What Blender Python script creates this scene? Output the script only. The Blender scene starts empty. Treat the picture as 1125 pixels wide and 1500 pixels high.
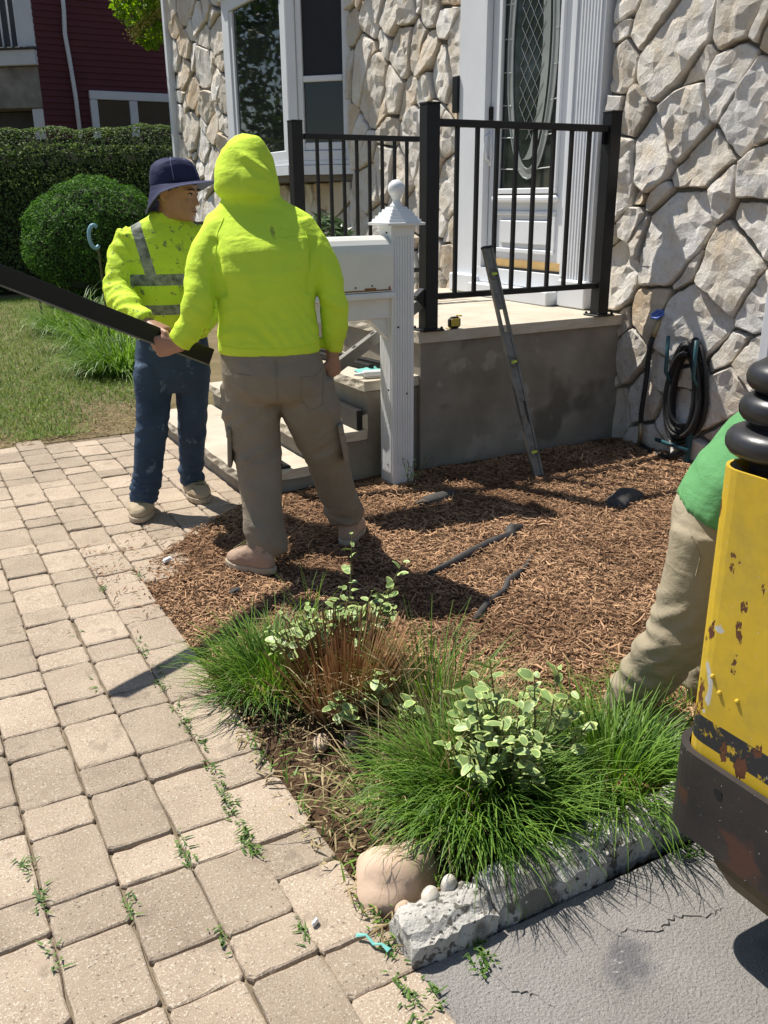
import bpy, bmesh, math, random
import numpy as np
from mathutils import Vector, Matrix, Euler, noise
R = math.radians
random.seed(7); rng = np.random.default_rng(7)
scn = bpy.context.scene
COL = scn.collection

# ------------------------------------------------------------------ camera, sky, sun, exposure
CAM_H = 1.45
pitch, yaw, roll = R(19.5), R(28.6), R(-0.5)
_f0 = Vector((math.sin(yaw), math.cos(yaw), 0)); _r0 = Vector((math.cos(yaw), -math.sin(yaw), 0)); _u0 = Vector((0, 0, 1))
_F = _f0*math.cos(pitch) - _u0*math.sin(pitch); _U = _u0*math.cos(pitch) + _f0*math.sin(pitch)
_R = _r0*math.cos(roll) + _U*math.sin(roll); _U2 = _U*math.cos(roll) - _r0*math.sin(roll)
cd = bpy.data.cameras.new("camera"); cam = bpy.data.objects.new("camera", cd); COL.objects.link(cam)
cd.sensor_fit = 'VERTICAL'; cd.sensor_height = 36.0; cd.lens = 36.0*1300/1500; cd.clip_start = 0.05; cd.clip_end = 500
cam.matrix_world = Matrix(((_R.x, _U2.x, -_F.x, 0), (_R.y, _U2.y, -_F.y, 0), (_R.z, _U2.z, -_F.z, CAM_H), (0, 0, 0, 1)))
scn.camera = cam
SUN = Vector((-0.42, 1.07, 1.85)).normalized()
w = bpy.data.worlds.new("World"); scn.world = w; w.use_nodes = True
nt = w.node_tree; nt.nodes.clear()
sky = nt.nodes.new("ShaderNodeTexSky"); sky.sky_type = 'NISHITA'; sky.sun_disc = False
sky.sun_elevation = math.asin(SUN.z); sky.sun_rotation = math.atan2(SUN.x, SUN.y)
sky.air_density = 1.0; sky.dust_density = 0.6
bg = nt.nodes.new("ShaderNodeBackground"); bg.inputs[1].default_value = 0.08
wo = nt.nodes.new("ShaderNodeOutputWorld")
nt.links.new(sky.outputs[0], bg.inputs[0]); nt.links.new(bg.outputs[0], wo.inputs[0])
sl = bpy.data.lights.new("sun", 'SUN'); sl.energy = 5.0; sl.angle = R(0.5); sl.color = (1.0, 0.95, 0.86)
so = bpy.data.objects.new("sun", sl); COL.objects.link(so)
so.rotation_euler = SUN.to_track_quat('Z', 'Y').to_euler(); so.location = (0, 0, 20)
scn.view_settings.view_transform = 'Standard'; scn.view_settings.look = 'None'
scn.view_settings.exposure = 0.48; scn.view_settings.gamma = 1.0; scn.view_settings.use_curve_mapping = False
scn.cycles.max_bounces = 6; scn.cycles.diffuse_bounces = 3; scn.cycles.glossy_bounces = 3
scn.cycles.transparent_max_bounces = 6; scn.cycles.use_denoising = True

# ------------------------------------------------------------------ helpers
OFF = {}
def link(o, parent=None):
    COL.objects.link(o)
    if parent is not None: o.parent = parent
    return o
def props(o, label=None, cat=None, group=None, kind=None):
    for k, v in (('label', label), ('category', cat), ('group', group), ('kind', kind)):
        if v: o[k] = v
    return o
def thing(name, loc, label, cat, group=None, rz=0.0):
    o = bpy.data.objects.new(name, None); o.empty_display_size = 0.1; link(o)
    o.location = loc; o.rotation_euler = (0, 0, rz); OFF[o.name] = Vector(loc) if rz == 0 else Vector((0, 0, 0))
    return props(o, label, cat, group)
def obj(name, me, mats, parent=None, **kw):
    o = bpy.data.objects.new(name, me); link(o, parent)
    if mats is not None and len(me.materials) == 0:
        for m in (mats if isinstance(mats, (list, tuple)) else [mats]): me.materials.append(m)
    OFF[o.name] = OFF.get(parent.name, Vector((0, 0, 0))) if parent else Vector((0, 0, 0))
    return props(o, **kw)

class MB:
    """collects shapes; build() makes one mesh object (coords in world, moved into the parent's frame)"""
    def __init__(s): s.v = []; s.f = []; s.m = []; s.mi = 0
    def add(s, vs, fs):
        n = len(s.v); s.v += [tuple(v) for v in vs]
        s.f += [tuple(i+n for i in f) for f in fs]; s.m += [s.mi]*len(fs); return s
    def box(s, c, d, M=None, b=0.0):
        hx, hy, hz = d[0]/2, d[1]/2, d[2]/2
        if b <= 0:
            vs = [Vector((x*hx, y*hy, z*hz)) for z in (-1, 1) for y in (-1, 1) for x in (-1, 1)]
            fs = [(0,2,3,1), (4,5,7,6), (0,1,5,4), (2,6,7,3), (0,4,6,2), (1,3,7,5)]
        else:
            b = min(b, hx*.9, hy*.9, hz*.9)
            vs = []; 
            for z, k in ((-hz, b), (-hz+b, 0), (hz-b, 0), (hz, b)):
                x, y = hx-k, hy-k; c2 = b*.7 if k == 0 else b*.5
                vs += [Vector(p) for p in ((-x+c2,-y,z), (x-c2,-y,z), (x,-y+c2,z), (x,y-c2,z), (x-c2,y,z), (-x+c2,y,z), (-x,y-c2,z), (-x,-y+c2,z))]
            fs = [tuple(range(7, -1, -1)), tuple(range(24, 32))]
            for k in range(3):
                for i in range(8):
                    j = (i+1) % 8; fs.append((k*8+i, k*8+j, k*8+8+j, k*8+8+i))
        if M is not None: vs = [M @ v for v in vs]
        c = Vector(c); return s.add([v+c for v in vs], fs)
    def bar(s, a, b, wd, ht, up=(0, 0, 1), bev=0.0):
        a, b = Vector(a), Vector(b); z = (b-a); L = z.length; z.normalize()
        x = Vector(up).cross(z)
        if x.length < 1e-5: x = Vector((1, 0, 0)).cross(z)
        x.normalize(); y = z.cross(x)
        M = Matrix((x, y, z)).transposed()
        return s.box((a+b)/2, (wd, ht, L), M, bev)
    def loft(s, rings, cap=True):
        n = len(rings[0]); vs = [p for r in rings for p in r]; fs = []
        for k in range(len(rings)-1):
            for i in range(n):
                j = (i+1) % n; fs.append((k*n+i, k*n+j, k*n+n+j, k*n+n+i))
        if cap: fs += [tuple(range(n-1, -1, -1)), tuple(range((len(rings)-1)*n, len(rings)*n))]
        return s.add(vs, fs)
    def tube(s, pts, rad, n=8, cap=True, flat=None, ref=(0, 0, 1)):
        pts = [Vector(p) for p in pts]; N = len(pts)
        rad = [rad]*N if not isinstance(rad, (list, tuple)) else rad
        rings = []; px = None
        for i, p in enumerate(pts):
            t = (pts[min(i+1, N-1)]-pts[max(i-1, 0)]).normalized()
            if px is None:
                px = Vector(ref).cross(t)
                if px.length < 1e-3: px = Vector((1, 0, 0)).cross(t)
            else: px = px - t*px.dot(t)
            px.normalize(); py = t.cross(px)
            r = rad[i]; rx, ry = (r if isinstance(r, (list, tuple)) else (r, r))
            rings.append([p + px*rx*math.cos(2*math.pi*k/n) + py*ry*math.sin(2*math.pi*k/n) for k in range(n)])
        return s.loft(rings, cap)
    def lathe(s, prof, c, n=20, cap=True):
        c = Vector(c)
        return s.loft([[c+Vector((r*math.cos(2*math.pi*k/n), r*math.sin(2*math.pi*k/n), z)) for k in range(n)] for r, z in prof], cap)
    def prism(s, poly, z0, z1):
        return s.loft([[Vector((x, y, z0)) for x, y in poly], [Vector((x, y, z1)) for x, y in poly]])
    def quad(s, *p): return s.add(p, [tuple(range(len(p)))])
    def mesh(s, name, off=Vector((0, 0, 0)), smooth=False):
        me = bpy.data.meshes.new(name)
        me.from_pydata([(v[0]-off[0], v[1]-off[1], v[2]-off[2]) for v in s.v], [], s.f)
        if any(s.m): me.polygons.foreach_set('material_index', s.m)
        if smooth: me.polygons.foreach_set('use_smooth', [True]*len(me.polygons))
        me.update(); return me
    def build(s, name, mats, parent=None, smooth=False, **kw):
        off = OFF.get(parent.name, Vector((0, 0, 0))) if parent else Vector((0, 0, 0))
        return obj(name, s.mesh(name, off, smooth), mats, parent, **kw)

def npmesh(name, V, F, tint=None, mi=None, smooth=False):
    """fast mesh from numpy verts (N,3) and faces (M,k)"""
    me = bpy.data.meshes.new(name); V = np.asarray(V, np.float32); F = np.asarray(F, np.int32)
    me.vertices.add(len(V)); me.vertices.foreach_set('co', V.ravel())
    k = F.shape[1]; me.loops.add(F.size); me.loops.foreach_set('vertex_index', F.ravel())
    me.polygons.add(len(F)); me.polygons.foreach_set('loop_start', np.arange(0, F.size, k, dtype=np.int32))
    if mi is not None: me.polygons.foreach_set('material_index', np.asarray(mi, np.int32))
    if smooth: me.polygons.foreach_set('use_smooth', np.ones(len(F), bool))
    me.update(calc_edges=True)
    if tint is not None:
        a = me.attributes.new('tint', 'FLOAT', 'POINT'); a.data.foreach_set('value', np.asarray(tint, np.float32))
    me.validate(); return me

# ------------------------------------------------------------------ materials
def N(t, ty, **kw):
    n = t.nodes.new(ty)
    for k, v in kw.items(): setattr(n, k, v)
    return n
def ramp(t, fac, stops, interp='LINEAR'):
    n = N(t, "ShaderNodeValToRGB"); n.color_ramp.interpolation = interp; el = n.color_ramp.elements
    while len(el) < len(stops): el.new(0.5)
    for e, (p, c) in zip(el, stops): e.position = p; e.color = (*c, 1) if len(c) == 3 else c
    t.links.new(fac, n.inputs[0]); return n.outputs[0]
def noise_n(t, scale, detail=4, rough=.55, vec=None, dist=0.0):
    n = N(t, "ShaderNodeTexNoise"); n.inputs['Scale'].default_value = scale; n.inputs['Detail'].default_value = detail
    n.inputs['Roughness'].default_value = rough; n.inputs['Distortion'].default_value = dist
    if vec is not None: t.links.new(vec, n.inputs['Vector'])
    return n.outputs['Fac']
def mixc(t, fac, a, b, mode='MIX'):
    n = N(t, "ShaderNodeMix", data_type='RGBA', blend_type=mode)
    for s, i in ((fac, 0), (a, 6), (b, 7)):
        if hasattr(s, 'links') or isinstance(s, bpy.types.NodeSocket): t.links.new(s, n.inputs[i])
        else: n.inputs[i].default_value = s if i == 0 else (*s, 1)
    return n.outputs[2]
def math_n(t, op, a, b=0.0):
    n = N(t, "ShaderNodeMath", operation=op)
    for i, s in enumerate((a, b)):
        if isinstance(s, bpy.types.NodeSocket): t.links.new(s, n.inputs[i])
        else: n.inputs[i].default_value = s
    return n.outputs[0]
def base(name):
    m = bpy.data.materials.new(name); m.use_nodes = True; t = m.node_tree
    p = t.nodes['Principled BSDF']; p.inputs['Specular IOR Level'].default_value = 0.4
    return m, t, p
def coords(t, kind='Object', scale=None):
    c = N(t, "ShaderNodeTexCoord").outputs[kind]
    if scale is not None:
        mp = N(t, "ShaderNodeMapping"); mp.inputs['Scale'].default_value = scale; t.links.new(c, mp.inputs[0]); c = mp.outputs[0]
    return c
def geopos(t): return N(t, "ShaderNodeNewGeometry").outputs['Position']
def bump(t, p, hs, strength=.4, dist=.01):
    prev = None
    for h, d in (hs if isinstance(hs, list) else [(hs, dist)]):
        b = N(t, "ShaderNodeBump"); b.inputs['Strength'].default_value = strength; b.inputs['Distance'].default_value = d
        t.links.new(h, b.inputs['Height'])
        if prev is not None: t.links.new(prev, b.inputs['Normal'])
        prev = b.outputs[0]
    t.links.new(prev, p.inputs['Normal'])
def mat(name, c1, c2=None, scale=8, rough=.7, bs=None, bd=.004, bstr=.4, spec=.4, metal=0., rnd=0., detail=5, vec='Object', speck=None, stretch=None):
    """two-tone noise material; bs = bump noise scale; rnd = per-object brightness spread; speck=(scale,thr,colour)"""
    m, t, p = base(name); v = geopos(t) if vec == 'Pos' else coords(t, vec, stretch)
    c2 = c2 or c1
    col = ramp(t, noise_n(t, scale, detail, .6, v), [(.3, c1), (.7, c2)])
    if speck:
        for sc, th, sc_col in (speck if isinstance(speck, list) else [speck]):
            k = ramp(t, noise_n(t, sc, 3, .6, v), [(th, (0, 0, 0)), (min(th+.06, 1), (1, 1, 1))]); col = mixc(t, k, col, sc_col)
    if rnd:
        oi = N(t, "ShaderNodeObjectInfo").outputs['Random']
        k = math_n(t, 'MULTIPLY_ADD', oi, 2*rnd); k.node.inputs[2].default_value = 1-rnd
        hs = N(t, "ShaderNodeHueSaturation"); t.links.new(k, hs.inputs['Value']); t.links.new(col, hs.inputs['Color']); col = hs.outputs[0]
    t.links.new(col, p.inputs['Base Color']); p.inputs['Roughness'].default_value = rough
    p.inputs['Specular IOR Level'].default_value = spec; p.inputs['Metallic'].default_value = metal
    if bs: bump(t, p, [(noise_n(t, bs, 6, .65, v), bd)], bstr)
    return m
def leafmat(name, dark, light, trans=.3, rough=.5, spec=.35, attr='tint'):
    m, t, p = base(name)
    a = N(t, "ShaderNodeAttribute", attribute_name=attr).outputs['Fac']
    col = ramp(t, a, [(0., dark), (1., light)]); t.links.new(col, p.inputs['Base Color'])
    p.inputs['Roughness'].default_value = rough; p.inputs['Specular IOR Level'].default_value = spec
    tr = N(t, "ShaderNodeBsdfTranslucent"); hs = N(t, "ShaderNodeHueSaturation"); hs.inputs['Value'].default_value = 1.5; hs.inputs['Saturation'].default_value = 1.1
    t.links.new(col, hs.inputs['Color']); t.links.new(hs.outputs[0], tr.inputs[0])
    mx = N(t, "ShaderNodeMixShader"); mx.inputs[0].default_value = trans
    t.links.new(p.outputs[0], mx.inputs[1]); t.links.new(tr.outputs[0], mx.inputs[2]); t.links.new(mx.outputs[0], t.nodes['Material Output'].inputs[0])
    return m

M = {}
M['soil'] = mat('soil', (.10, .062, .038), (.19, .125, .08), 14, .95, 40, .01, .6, .1, speck=[(160, .63, (.24, .18, .11))])
M['lawn_soil'] = mat('lawn_soil', (.12, .105, .05), (.22, .165, .105), 3.0, .95, 40, .01, .5, .1, speck=[(90, .6, (.2, .17, .08))])
M['sand'] = mat('joint_sand', (.14, .11, .075), (.25, .20, .14), 30, .95, 120, .004, .5, .1)
M['paver'] = mat('paver', (.305, .238, .176), (.415, .332, .25), 5, .92, 190, .0035, .8, .15, rnd=.17, vec='Pos', speck=[(190, .58, (.56, .49, .40)), (130, .61, (.17, .13, .10)), (9, .60, (.29, .23, .175)), (5, .66, (.36, .27, .21)), (420, .6, (.62, .56, .48))])
M['asphalt'] = mat('asphalt', (.245, .228, .212), (.335, .314, .295), 4, .92, 140, .012, .9, .2, vec='Object', speck=[(330, .60, (.52, .51, .49)), (250, .62, (.09, .09, .09)), (3.3, .60, (.17, .165, .17)), (55, .68, (.42, .41, .4)), (1.3, .6, (.22, .212, .21))])
M['mulch_base'] = mat('mulch_base', (.06, .036, .022), (.14, .085, .052), 50, .95, 90, .02, .8, .1)
M['concrete'] = mat('concrete', (.19, .168, .135), (.31, .28, .232), 3.2, .9, 60, .003, .4, .2, speck=[(1.8, .58, (.15, .134, .108)), (4.5, .6, (.33, .30, .25)), (14, .68, (.3, .27, .22))])
M['tread'] = mat('tread_slab', (.43, .38, .30), (.56, .50, .41), 5, .85, 90, .002, .3, .25, speck=[(2.2, .6, (.40, .33, .24))])
M['rockface'] = mat('rock_face', (.16, .14, .11), (.33, .29, .23), 40, .9, 60, .008, .7, .2)
M['curb'] = mat('curb_concrete', (.38, .365, .33), (.56, .54, .50), 9, .9, 90, .008, .9, .2, speck=[(34, .56, (.14, .13, .11)), (80, .60, (.07, .065, .06)), (5, .55, (.20, .19, .165)), (60, .64, (.62, .6, .56))])
M['white'] = mat('white_paint', (.70, .71, .72), (.78, .79, .80), 4, .5, 120, .001, .2, .4, speck=[(24, .74, (.5, .48, .45))])
M['white_trim'] = mat('white_trim', (.66, .68, .71), (.73, .75, .78), 3, .55, 30, .001, .2, .35, speck=[(18, .73, (.5, .5, .5))])
M['mail'] = mat('mailbox_white', (.70, .69, .63), (.78, .77, .72), 3, .4, 15, .001, .2, .45, speck=[(7, .72, (.60, .57, .48))])
M['black_metal'] = mat('black_metal', (.008, .008, .009), (.014, .014, .015), 6, .45, 200, .0006, .3, .28, speck=[(30, .74, (.05, .05, .05))])
M['grey_metal'] = mat('grey_metal', (.12, .115, .10), (.20, .19, .17), 10, .5, 60, .001, .3, .4, metal=.35, speck=[(16, .6, (.13, .12, .105)), (60, .68, (.42, .41, .39))])
M['hole'] = mat('dark_recess', (.012, .012, .012), None, 5, .9)
M['mortar'] = mat('mortar', (.16, .145, .12), (.22, .2, .17), 8, .95, 80, .006, .6, .1)
def stone_mat():
    m, t, p = base('wall_stone'); v = geopos(t)
    oi = N(t, "ShaderNodeObjectInfo").outputs['Random']
    tone = ramp(t, oi, [(0, (.58, .53, .46)), (.18, (.72, .68, .62)), (.5, (.81, .79, .76)), (.75, (.75, .71, .65)), (1, (.66, .54, .40))])
    stain = ramp(t, noise_n(t, 5.5, 5, .6, v), [(.42, (1, 1, 1)), (.72, (.84, .71, .53))])
    col = mixc(t, .75, tone, stain, 'MULTIPLY')
    sp = ramp(t, noise_n(t, 26, 6, .7, v), [(.30, (.66, .62, .57)), (.46, (1, 1, 1))])
    col = mixc(t, .7, col, sp, 'MULTIPLY')
    t.links.new(col, p.inputs['Base Color']); p.inputs['Roughness'].default_value = .92; p.inputs['Specular IOR Level'].default_value = .15
    bump(t, p, [(noise_n(t, 9, 8, .70, v, .4), .024), (noise_n(t, 55, 7, .78, v), .012)], .85)
    return m
M['stone'] = stone_mat()
def glass_mat(name, c=(.012, .014, .014), rough=.02):
    m, t, p = base(name); p.inputs['Base Color'].default_value = (*c, 1); p.inputs['Roughness'].default_value = rough
    p.inputs['Specular IOR Level'].default_value = .6; p.inputs['IOR'].default_value = 1.5
    bump(t, p, [(noise_n(t, 1.7, 1, .5, coords(t)), .004)], .15); return m
M['glass'] = glass_mat('window_glass'); M['screen'] = mat('insect_screen', (.018, .018, .022), (.028, .028, .034), 3, .55, 300, .001, .3, .25)
M['door_glass'] = glass_mat('door_glass', (.022, .028, .025), .06)
M['lead'] = mat('came_lead', (.42, .44, .43), None, 5, .35, metal=.4)
M['frost_reflection'] = mat('frost_and_reflection', (.24, .26, .25), (.33, .35, .33), 6, .3)
M['brass'] = mat('oak_threshold', (.50, .32, .12), (.62, .42, .18), 8, .45)
M['skin'] = mat('skin', (.33, .175, .11), (.40, .22, .145), 14, .5, 90, .0015, .3, .4)
M['lip'] = mat('lips', (.17, .07, .055), None, 5, .5)
M['hair'] = mat('hair', (.012, .010, .009), (.025, .02, .018), 60, .5)
M['eye_white'] = mat('eye_white', (.5, .47, .43), None, 5, .3); M['iris'] = mat('iris', (.02, .012, .008), None, 5, .2)
def cloth_mat(name, c1, c2, dirt=None, weave=900, rough=.85, bd=.0006, extra=None):
    m, t, p = base(name); v = coords(t)
    col = ramp(t, noise_n(t, 5, 4, .55, v), [(.3, c1), (.7, c2)])
    if dirt:
        for sc, th, dc in dirt:
            k = ramp(t, noise_n(t, sc, 5, .65, v), [(th, (0, 0, 0)), (th+.05, (1, 1, 1))]); col = mixc(t, k, col, dc)
    if extra: col = extra(t, v, col)
    t.links.new(col, p.inputs['Base Color']); p.inputs['Roughness'].default_value = rough; p.inputs['Specular IOR Level'].default_value = .2
    bump(t, p, [(noise_n(t, 9, 3, .5, coords(t, 'Object', (1, 1, 2.2)), .8), .014), (noise_n(t, 34, 4, .6, v), .006), (noise_n(t, weave, 2, .5, v), bd)], .45); return m
def smudge(t, v, col):
    s = N(t, "ShaderNodeSeparateXYZ"); t.links.new(v, s.inputs[0])
    dx_ = math_n(t, 'MULTIPLY', math_n(t, 'ADD', s.outputs[0], .095), 60); dz_ = math_n(t, 'MULTIPLY', math_n(t, 'SUBTRACT', s.outputs[2], 1.318), 24)
    dx_ = math_n(t, 'ADD', dx_, math_n(t, 'MULTIPLY', dz_, .5))
    r_ = math_n(t, 'ADD', math_n(t, 'MULTIPLY', dx_, dx_), math_n(t, 'MULTIPLY', dz_, dz_)); r_ = math_n(t, 'ADD', r_, math_n(t, 'MULTIPLY', noise_n(t, 70, 4, .6, v), 1.2))
    k = ramp(t, r_, [(.6, (.75, .75, .75)), (1.0, (0, 0, 0))]); return mixc(t, k, col, (.20, .17, .05))
M['hivis'] = cloth_mat('hi_vis_fabric', (.57, .77, .055), (.63, .84, .065), [(11, .70, (.38, .48, .06)), (40, .72, (.36, .42, .08))], extra=smudge)
def tape(t, v, col):
    s = N(t, "ShaderNodeSeparateXYZ"); t.links.new(v, s.inputs[0]); X, Z = s.outputs[0], s.outputs[2]
    def band(a, lo, hi): return math_n(t, 'MULTIPLY', math_n(t, 'GREATER_THAN', a, lo), math_n(t, 'LESS_THAN', a, hi))
    h1 = band(Z, 1.085, 1.135); h2 = math_n(t, 'MULTIPLY', band(Z, .955, 1.0), math_n(t, 'GREATER_THAN', s.outputs[1], -.17))
    # shoulder strap leans inward as it goes down
    lean = math_n(t, 'MULTIPLY_ADD', Z, .22); lean.node.inputs[2].default_value = -.262
    xs = math_n(t, 'ADD', X, lean)
    vs = math_n(t, 'MULTIPLY', band(xs, -.012, .036), math_n(t, 'GREATER_THAN', Z, 1.10))
    xs2 = math_n(t, 'SUBTRACT', X, lean); vs2 = math_n(t, 'MULTIPLY', band(xs2, .165, .213), math_n(t, 'GREATER_THAN', Z, 1.10))
    k = math_n(t, 'MULTIPLY', math_n(t, 'MAXIMUM', math_n(t, 'MAXIMUM', h1, h2), vs), math_n(t, 'GREATER_THAN', X, -.066))
    tc = ramp(t, noise_n(t, 22, 5, .65, v), [(.38, (.12, .13, .11)), (.62, (.34, .36, .31))])
    return mixc(t, k, col, tc)
M['hivis_tape'] = cloth_mat('hi_vis_with_tape', (.54, .74, .05), (.60, .80, .06), [(9, .60, (.34, .45, .07)), (34, .60, (.20, .25, .10)), (60, .66, (.10, .13, .09))], extra=tape)
M['khaki'] = cloth_mat('khaki_trousers', (.225, .19, .14), (.275, .235, .18), [(7, .68, (.33, .29, .235))])
M['khaki_light'] = cloth_mat('light_khaki_trousers', (.30, .255, .175), (.35, .30, .215), [(9, .72, (.24, .2, .13))])
M['denim'] = cloth_mat('denim', (.026, .045, .080), (.05, .08, .13), [(8, .60, (.10, .145, .21)), (30, .64, (.08, .12, .18))])
M['navy'] = cloth_mat('navy_cotton', (.018, .021, .06), (.03, .034, .085))
M['hat_under'] = cloth_mat('hat_lining', (.14, .15, .30), (.19, .2, .36))
M['green_shirt'] = cloth_mat('green_shirt', (.095, .265, .105), (.125, .33, .13), [(40, .74, (.3, .5, .3))])
M['boot'] = cloth_mat('tan_suede', (.38, .30, .20), (.48, .39, .27), [(16, .6, (.26, .19, .12))])
M['boot_red'] = cloth_mat('reddish_suede', (.36, .25, .18), (.46, .335, .25), [(16, .60, (.28, .19, .13)), (9, .66, (.52, .42, .33))])
M['sole'] = mat('boot_sole', (.36, .29, .21), (.48, .40, .30), 20, .85)
M['blade'] = leafmat('grass_blade', (.035, .10, .012), (.20, .34, .05))
M['blade_dry'] = leafmat('dry_grass', (.20, .15, .075), (.46, .37, .21), .15, .8, .1)
M['stub'] = leafmat('cut_stem', (.13, .062, .028), (.44, .26, .13), .05, .8, .15)
M['lawn_blade'] = leafmat('lawn_blade', (.06, .12, .016), (.24, .32, .075), .25, .6, .2)
M['hedge'] = leafmat('hedge_leaf', (.045, .08, .022), (.17, .24, .075), .3, .6, .2)
M['yew'] = leafmat('evergreen_leaf', (.022, .065, .012), (.12, .25, .045), .3, .65, .15)
M['tree_leaf'] = leafmat('tree_leaf', (.08, .18, .015), (.32, .46, .05), .5)
M['street_leaf'] = leafmat('street_leaf', (.02, .05, .008), (.10, .17, .025), .25)
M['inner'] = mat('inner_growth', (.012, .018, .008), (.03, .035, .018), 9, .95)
M['blossom'] = leafmat('blossom', (.28, .24, .06), (.42, .36, .12), .3, .8)
M['shrub_leaf'] = leafmat('shrub_leaf', (.03, .07, .025), (.13, .2, .085), .2, .35, .5)
M['lily'] = leafmat('lily_blade', (.06, .13, .015), (.2, .33, .06), .3)
M['chip'] = leafmat('wood_chip', (.115, .058, .032), (.60, .375, .22), .0, .9, .1)
M['var_green'] = mat('leaf_green', (.15, .25, .07), (.25, .35, .13), 30, .45, spec=.35, rnd=.2); M['var_cream'] = mat('leaf_cream', (.36, .45, .13), (.48, .56, .22), 30, .5, spec=.35, rnd=.12)
M['stem'] = mat('stem', (.10, .10, .04), (.16, .15, .07), 20, .8)
M['bark'] = mat('bark', (.07, .05, .035), (.13, .10, .075), 20, .95, 30, .01, .8)
# ------------------------------------------------------------------ ground
def sheet(name, poly, z, m, kind='structure', sub=None):
    b = MB(); b.quad(*[(x, y, z) for x, y in poly]); return b.build(name, m, kind=kind)
def grid_sheet(name, x0, x1, y0, y1, step, zf, m, kind='structure'):
    xs = np.arange(x0, x1+1e-6, step); ys = np.arange(y0, y1+1e-6, step)
    V = np.array([(x, y, zf(x, y)) for y in ys for x in xs]); nx = len(xs)
    F = [(j*nx+i, j*nx+i+1, (j+1)*nx+i+1, (j+1)*nx+i) for j in range(len(ys)-1) for i in range(nx-1)]
    me = npmesh(name, V, F, smooth=True); o = obj(name, me, m); o['kind'] = kind; return o
sheet('ground', [(-150, -150), (150, -150), (150, 150), (-150, 150)], -.045, M['soil'])
def nz(x, y, s=1.0, z=0.0): return noise.noise(Vector((x*s, y*s, z)))
sheet('lawn', [(-40, 5.86), (3.85, 5.86), (3.85, 13.2), (30, 13.2), (30, 60), (-40, 60)], -.012, M['lawn_soil'])
sheet('path_bed', [(-3.5, -1.5), (.70, -1.5), (.70, 3.3), (1.46, 3.75), (1.46, 5.86), (-3.5, 5.86)], -.016, M['sand'])
# driveway, with its worn left edge and two open cracks
dv = MB(); rr = random.Random(3)
edge = [(.66+.05*nz(y, 3, 6), y) for y in np.linspace(-1.5, 1.17, 16)]
dv.quad(*([(x, y, -.006) for x, y in edge] + [(9, 1.17, -.006), (9, -1.5, -.006)]))
dv.build('driveway', M['asphalt'], kind='structure')
cr = MB()
for pts in ([(1.10, 1.03), (1.14, 1.045), (1.20, 1.01), (1.26, 1.02), (1.33, .985), (1.37, .99)], [(.83, 1.09), (.84, 1.04), (.875, 1.01), (.89, .96)]):
    q = []
    for i in range(len(pts)-1):
        for k in range(9):
            f = k/9; x = pts[i][0]*(1-f)+pts[i+1][0]*f; y = pts[i][1]*(1-f)+pts[i+1][1]*f
            q.append((x+.010*nz(x, y, 90), y+.012*nz(x, y, 110, 5)))
    for i in range(len(q)-1):
        wq = .0013*(1-abs(2*i/len(q)-1))*(1+.9*nz(q[i][0], q[i][1], 90))+.0004
        cr.quad((q[i][0], q[i][1]-wq, -.0045), (q[i+1][0], q[i+1][1]-wq, -.0045), (q[i+1][0], q[i+1][1]+wq, -.0045), (q[i][0], q[i][1]+wq, -.0045))
cr.build('driveway_crack', M['hole'], kind='structure')

def bedz(x, y):
    d = min(1, max(0, (x-.72)/.35))
    if y > 3.5 and x < .72+(y-3.5)*1.3: return -.04
    base_ = -.02 + .035*d + .012*nz(x, y, 2.2) + .01*nz(x, y, 6, 4)
    return base_
grid_sheet('mulch_bed', .66, 3.88, 1.22, 4.16, .05, bedz, M['mulch_base'])

# ------------------------------------------------------------------ pavers, each its own part
pav = thing('paver_path', (0, 0, 0), 'tan tumbled concrete paver walkway running up to the front steps', 'paver path')
def paver_mesh(name, wx, wy, rs):
    r = random.Random(rs); b = MB(); n = 7; pts = []
    hx, hy = wx/2, wy/2; c = .010
    corners = [(-hx+c, -hy), (hx-c, -hy), (hx, -hy+c), (hx, hy-c), (hx-c, hy), (-hx+c, hy), (-hx, hy-c), (-hx, -hy+c)]
    for i in range(8):
        a, d = corners[i], corners[(i+1) % 8]; seg = 4 if i % 2 == 0 else 1
        for k in range(seg): pts.append((a[0]+(d[0]-a[0])*k/seg, a[1]+(d[1]-a[1])*k/seg))
    jit = [(r.gauss(0, .0012), r.gauss(0, .0012), r.uniform(.6, 1.4)) for _ in pts]
    rings = []
    for ins, z in ((0, -.05), (0, -.008), (.002, -.0026), (.0065, 0.0)):
        ring = []
        for (x, y), (jx, jy, k) in zip(pts, jit):
            L = math.hypot(x, y); f = 1-ins*k/L*1.25
            ring.append(Vector((x*f+jx, y*f+jy, z+(r.gauss(0, .0006) if z > -.02 else 0))))
        rings.append(ring)
    b.loft(rings, cap=True)
    return b.mesh(name, smooth=False)
PV = {k: [paver_mesh('paver', .1560, wy-.003, 100*i+int(wy*1000)) for i in range(5)] for k, wy in (('L', .238), ('S', .128))}
me_all = PV['L']+PV['S']
for me in me_all: me.materials.append(M['paver'])
def add_paver(kind, x, y):
    o = bpy.data.objects.new('paver', rng.choice(PV[kind])); link(o, pav)
    o.location = (x+random.gauss(0, .0014), y+random.gauss(0, .0018), random.gauss(-.001, .0016))
    o.rotation_euler = (random.gauss(0, .008), random.gauss(0, .008), random.gauss(0, .006)+(math.pi if random.random() < .5 else 0))
cnt = 0; outer = []
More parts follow.
